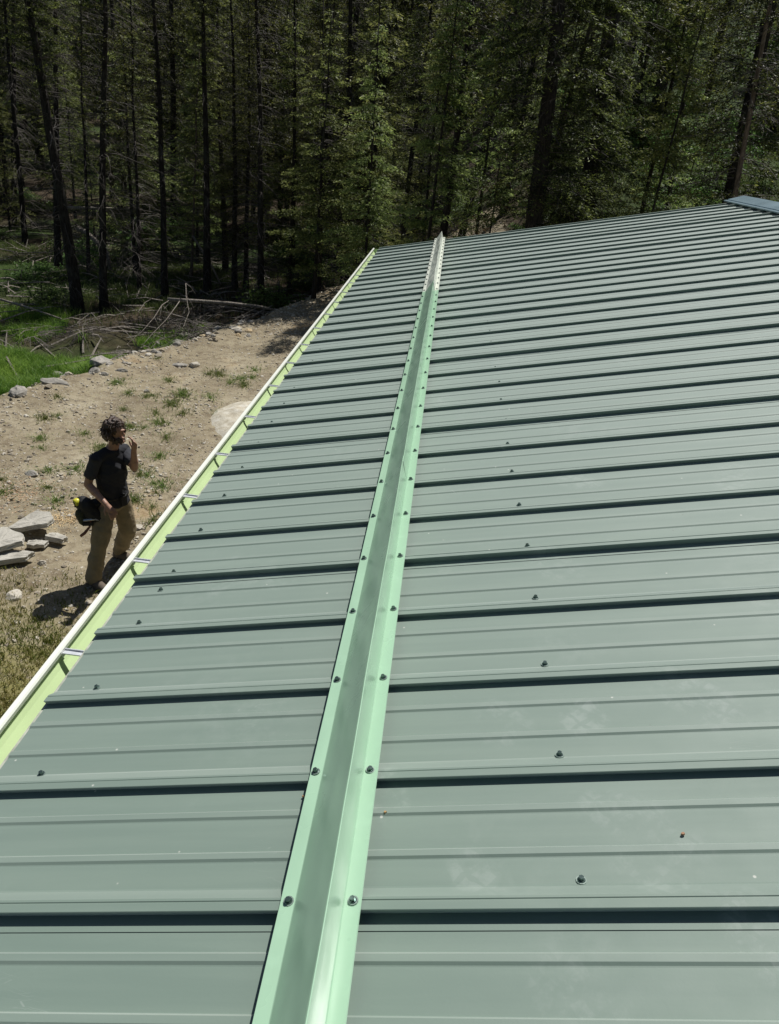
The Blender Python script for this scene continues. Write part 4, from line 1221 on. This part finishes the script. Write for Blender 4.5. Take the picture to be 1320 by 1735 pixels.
hand(Rwr, V(.085, -.03, -.085), V(.5, .6, .35), 4, V(-.2, .3, -.5))
hand(Lwr, V(.03, -.03, .12), V(.75, -.55, -.25), 6, V(-.85, .1, .1))
body = b.build('body', M['skin'], man, .0075, 3, O)
s = Body()
s.limb([pel + u3 * .02, (pel + chest) / 2, chest], [(.170, .125, .06), (.163, .118, .10), (.178, .128, .13)])
s.limb([chest, V(-3.12, 6.71, 1.42)], [(.178, .128, .12), (.150, .095, .06)])
s.limb([V(-3.12, 6.71, 1.44), neck - u3 * .030], [(.115, .085, .05), (.076, .080, .036)])
for A in (Rsh, Lsh): s.limb([A + u3 * .005, V(-3.11, 6.71, 1.475)], [(.062, .062, .06), (.075, .075, .055)])
s.limb([pel - u3 * .05, pel + u3 * .03], [(.178, .135, .04), (.172, .127, .06)])
for A, E_ in ((Rsh, Rel), (Lsh, Lel)):
    sl = Body(); sl.limb([A - u3 * .012, A * .40 + E_ * .60], [.069, .066]); sl.build('sleeve', M['sleeve'], man, .009, 3, O, .02, 14)
s.build('t_shirt', M['shirt'], man, .010, 3, O, .045, 11)
p = Body()
p.limb([pel + u3 * .06, pel - u3 * .06], [(.160, .118, .04), (.165, .125, .09)])
for A, K_, N_ in ((Rhip, Rkn, Ran), (Lhip, Lkn, Lan)):
    p.limb([A - u3 * .05, A * .5 + K_ * .5, K_, K_ * .5 + N_ * .5, N_ + u3 * .0], [.106, .108, .095, .092, .084])
    out = (A - pel); out[2] = 0; out /= np.linalg.norm(out)
    p.ball(A * .42 + K_ * .58 + out * .055, (.05, .05, .09))                # cargo pocket
p.build('trousers', M['khaki'], man, .010, 3, O, .038, 8)
for A, dd in ((Ran, V(.80, -.45, 0)), (Lan, V(.86, -.30, 0))):
    bt = Body(); dd = dd / np.linalg.norm(dd); z0 = tz(A[0], A[1])
    base = V(A[0], A[1], z0 + .05)
    bt.limb([A + u3 * .02, base, ], [.058, .055]); bt.limb([base - dd * .05, base + dd * .08, base + dd * .16 - u3 * .012], [(.048, .048, .05), (.05, .05, .045), (.045, .04, .032)])
    bt.limb([V(*base) - dd * .06 - u3 * .035, base + dd * .17 - u3 * .035], [(.046, .05, .014), (.046, .04, .014)])
    bt.build('boot', M['boot'], man, .008, 3, O)
h = Body(); rh = random.Random(5)
for i in range(520):
    v = Vector((rh.gauss(0, 1), rh.gauss(0, 1), rh.gauss(0, 1))).normalized(); dv = np.array(v)
    fwd = dv @ HF; up = dv[2]
    if fwd > .45 and up < .42: continue
    if up < -.62: continue
    q = head + u3 * .025 + dv * np.array([.098, .098, .112]) * rh.uniform(.93, 1.05) - HF * .012
    if up < .2: q = q + np.array([0, 0, -.03]) + np.array([dv[0], dv[1], 0]) * .012
    h.ball(q, rh.uniform(.010, .019))
h.ball(head + u3 * .03 - HF * .012, (.088, .098, .104))
hair = h.build('hair', M['hair'], man, .0065, 1, O, .016, 45)
strand = MB()
for i in range(420):
    v = Vector((rh.gauss(0, 1), rh.gauss(0, 1), rh.gauss(0, 1))).normalized(); dv = np.array(v)
    if (dv @ HF > .5 and dv[2] < .4) or dv[2] < -.35: continue
    q = Vector(head + u3 * .025 + dv * .112 - HF * .012 - O); tng = Vector((rh.gauss(0, 1), rh.gauss(0, 1), -.8)).normalized(); pts = [q]
    for k in range(4): pts.append(pts[-1] + tng * .014 + v * (.006 * math.sin(k * 1.8 + i)) + Vector((rh.gauss(0, .004), rh.gauss(0, .004), -.003)))
    strand.tube(pts, [.002, .0026, .0024, .002, .001], 4, False)
strand.build('hair_curls', M['hair'], man, True)
bd = Body()
for i in range(60):
    a = rh.uniform(-1.5, 1.5); zz = rh.uniform(-.115, -.045)
    q = head + (HF * math.cos(a) + np.array([-HF[1], HF[0], 0]) * math.sin(a) * .72) * (.082 + .012 * rh.random()) + u3 * zz
    if abs(a) < .35 and zz > -.066: continue
    bd.ball(q, rh.uniform(.010, .015))
bd.build('beard', M['hair'], man, .006, 1, O, .008, 50)
bl = Body()
for k in range(40):
    a = k / 40 * 2 * math.pi; bl.ball(pel + u3 * .045 + r3 * .170 * math.cos(a) + f3 * .128 * math.sin(a), (.012, .012, .022))
bl.build('belt', M['black'], man, .007, 2, O)
bx = MB(); c = pel + f3 * .135 + u3 * .02 - r3 * .02 - O; Mx = Matrix.Translation(c) @ Matrix((RT, FW, UP)).transposed().to_4x4()
bx.box((-.035, -.01, -.06), (.03, .03, .05), Mx); bx.box((-.02, .0, .05), (.01, .025, .075), Mx); bx.build('phone_pouch', M['black'], man)

# tool pouch on his belt, with a tape measure and a hammer in it
pc = V(-3.345, 6.53, .85)
tp = empty('tool_pouch', tuple(pc)); tag(tp, 'bulging black tool pouch hanging at the hip of the man', 'tool pouch')
po = Body(); po.limb([pc + V(-.01, 0, .06), pc + V(.04, .01, -.04), pc + V(.10, .03, -.10)], [(.075, .12, .09), (.09, .13, .10), (.075, .11, .075)]); po.limb([pc + V(.05, .03, .06), pc + V(.14, .08, .08)], [(.05, .07, .05), (.04, .05, .04)])
po.build('bag', M['black'], tp, .009, 2, pc, .03, 14)
pk = Body(); pk.limb([pc + V(-.045, -.06, -.02), pc + V(-.01, -.075, -.10)], [(.045, .05, .05), (.04, .045, .045)]); pk.build('pocket', M['olive'], tp, .008, 2, pc, .015, 18)
fl = MB(); fl.box((-.03, -.11, -.13), (.07, -.085, -.09), Matrix.Rotation(.3, 4, 'Z')); fl.build('flap', M['black'], tp)
tpm = empty('tape_measure', tuple(pc + V(-.075, -.04, .10))); tag(tpm, 'yellow and black tape measure riding on top of the tool pouch', 'tape measure')
cy = MB(); cy.tube([(-.012, -.02, -.006), (-.004, -.012, -.002), (.012, .012, .004), (.018, .020, .006)], [.034, .040, .040, .034], 16); cy.build('case', M['yellow'], tpm, True)
cy = MB(); cy.tube([(-.016, -.024, -.007), (-.013, -.021, -.006)], [.022, .022], 12); cy.build('face', M['black'], tpm)
cy = MB(); cy.box((-.02, -.015, -.055), (.03, .02, -.034)); cy.build('grip', M['black'], tpm)
hm = empty('hammer', tuple(pc + V(.06, -.08, -.13))); tag(hm, 'hammer with a reddish grip hanging below the tool pouch', 'hammer')
hh = MB(); hh.tube([(.02, .0, .06), (.0, .0, -.02), (-.05, -.02, -.09), (-.09, -.03, -.125)], [.012, .012, .016, .015], 8); hh.build('handle', M['toolgrip'], hm, True)
hh = MB(); hh.tube([(-.05, -.01, .055), (.06, .01, .075)], [.016, .014], 8); hh.tube([(.06, .01, .075), (.095, .015, .06)], [.012, .004], 6); hh.build('head', M['steel'], hm)
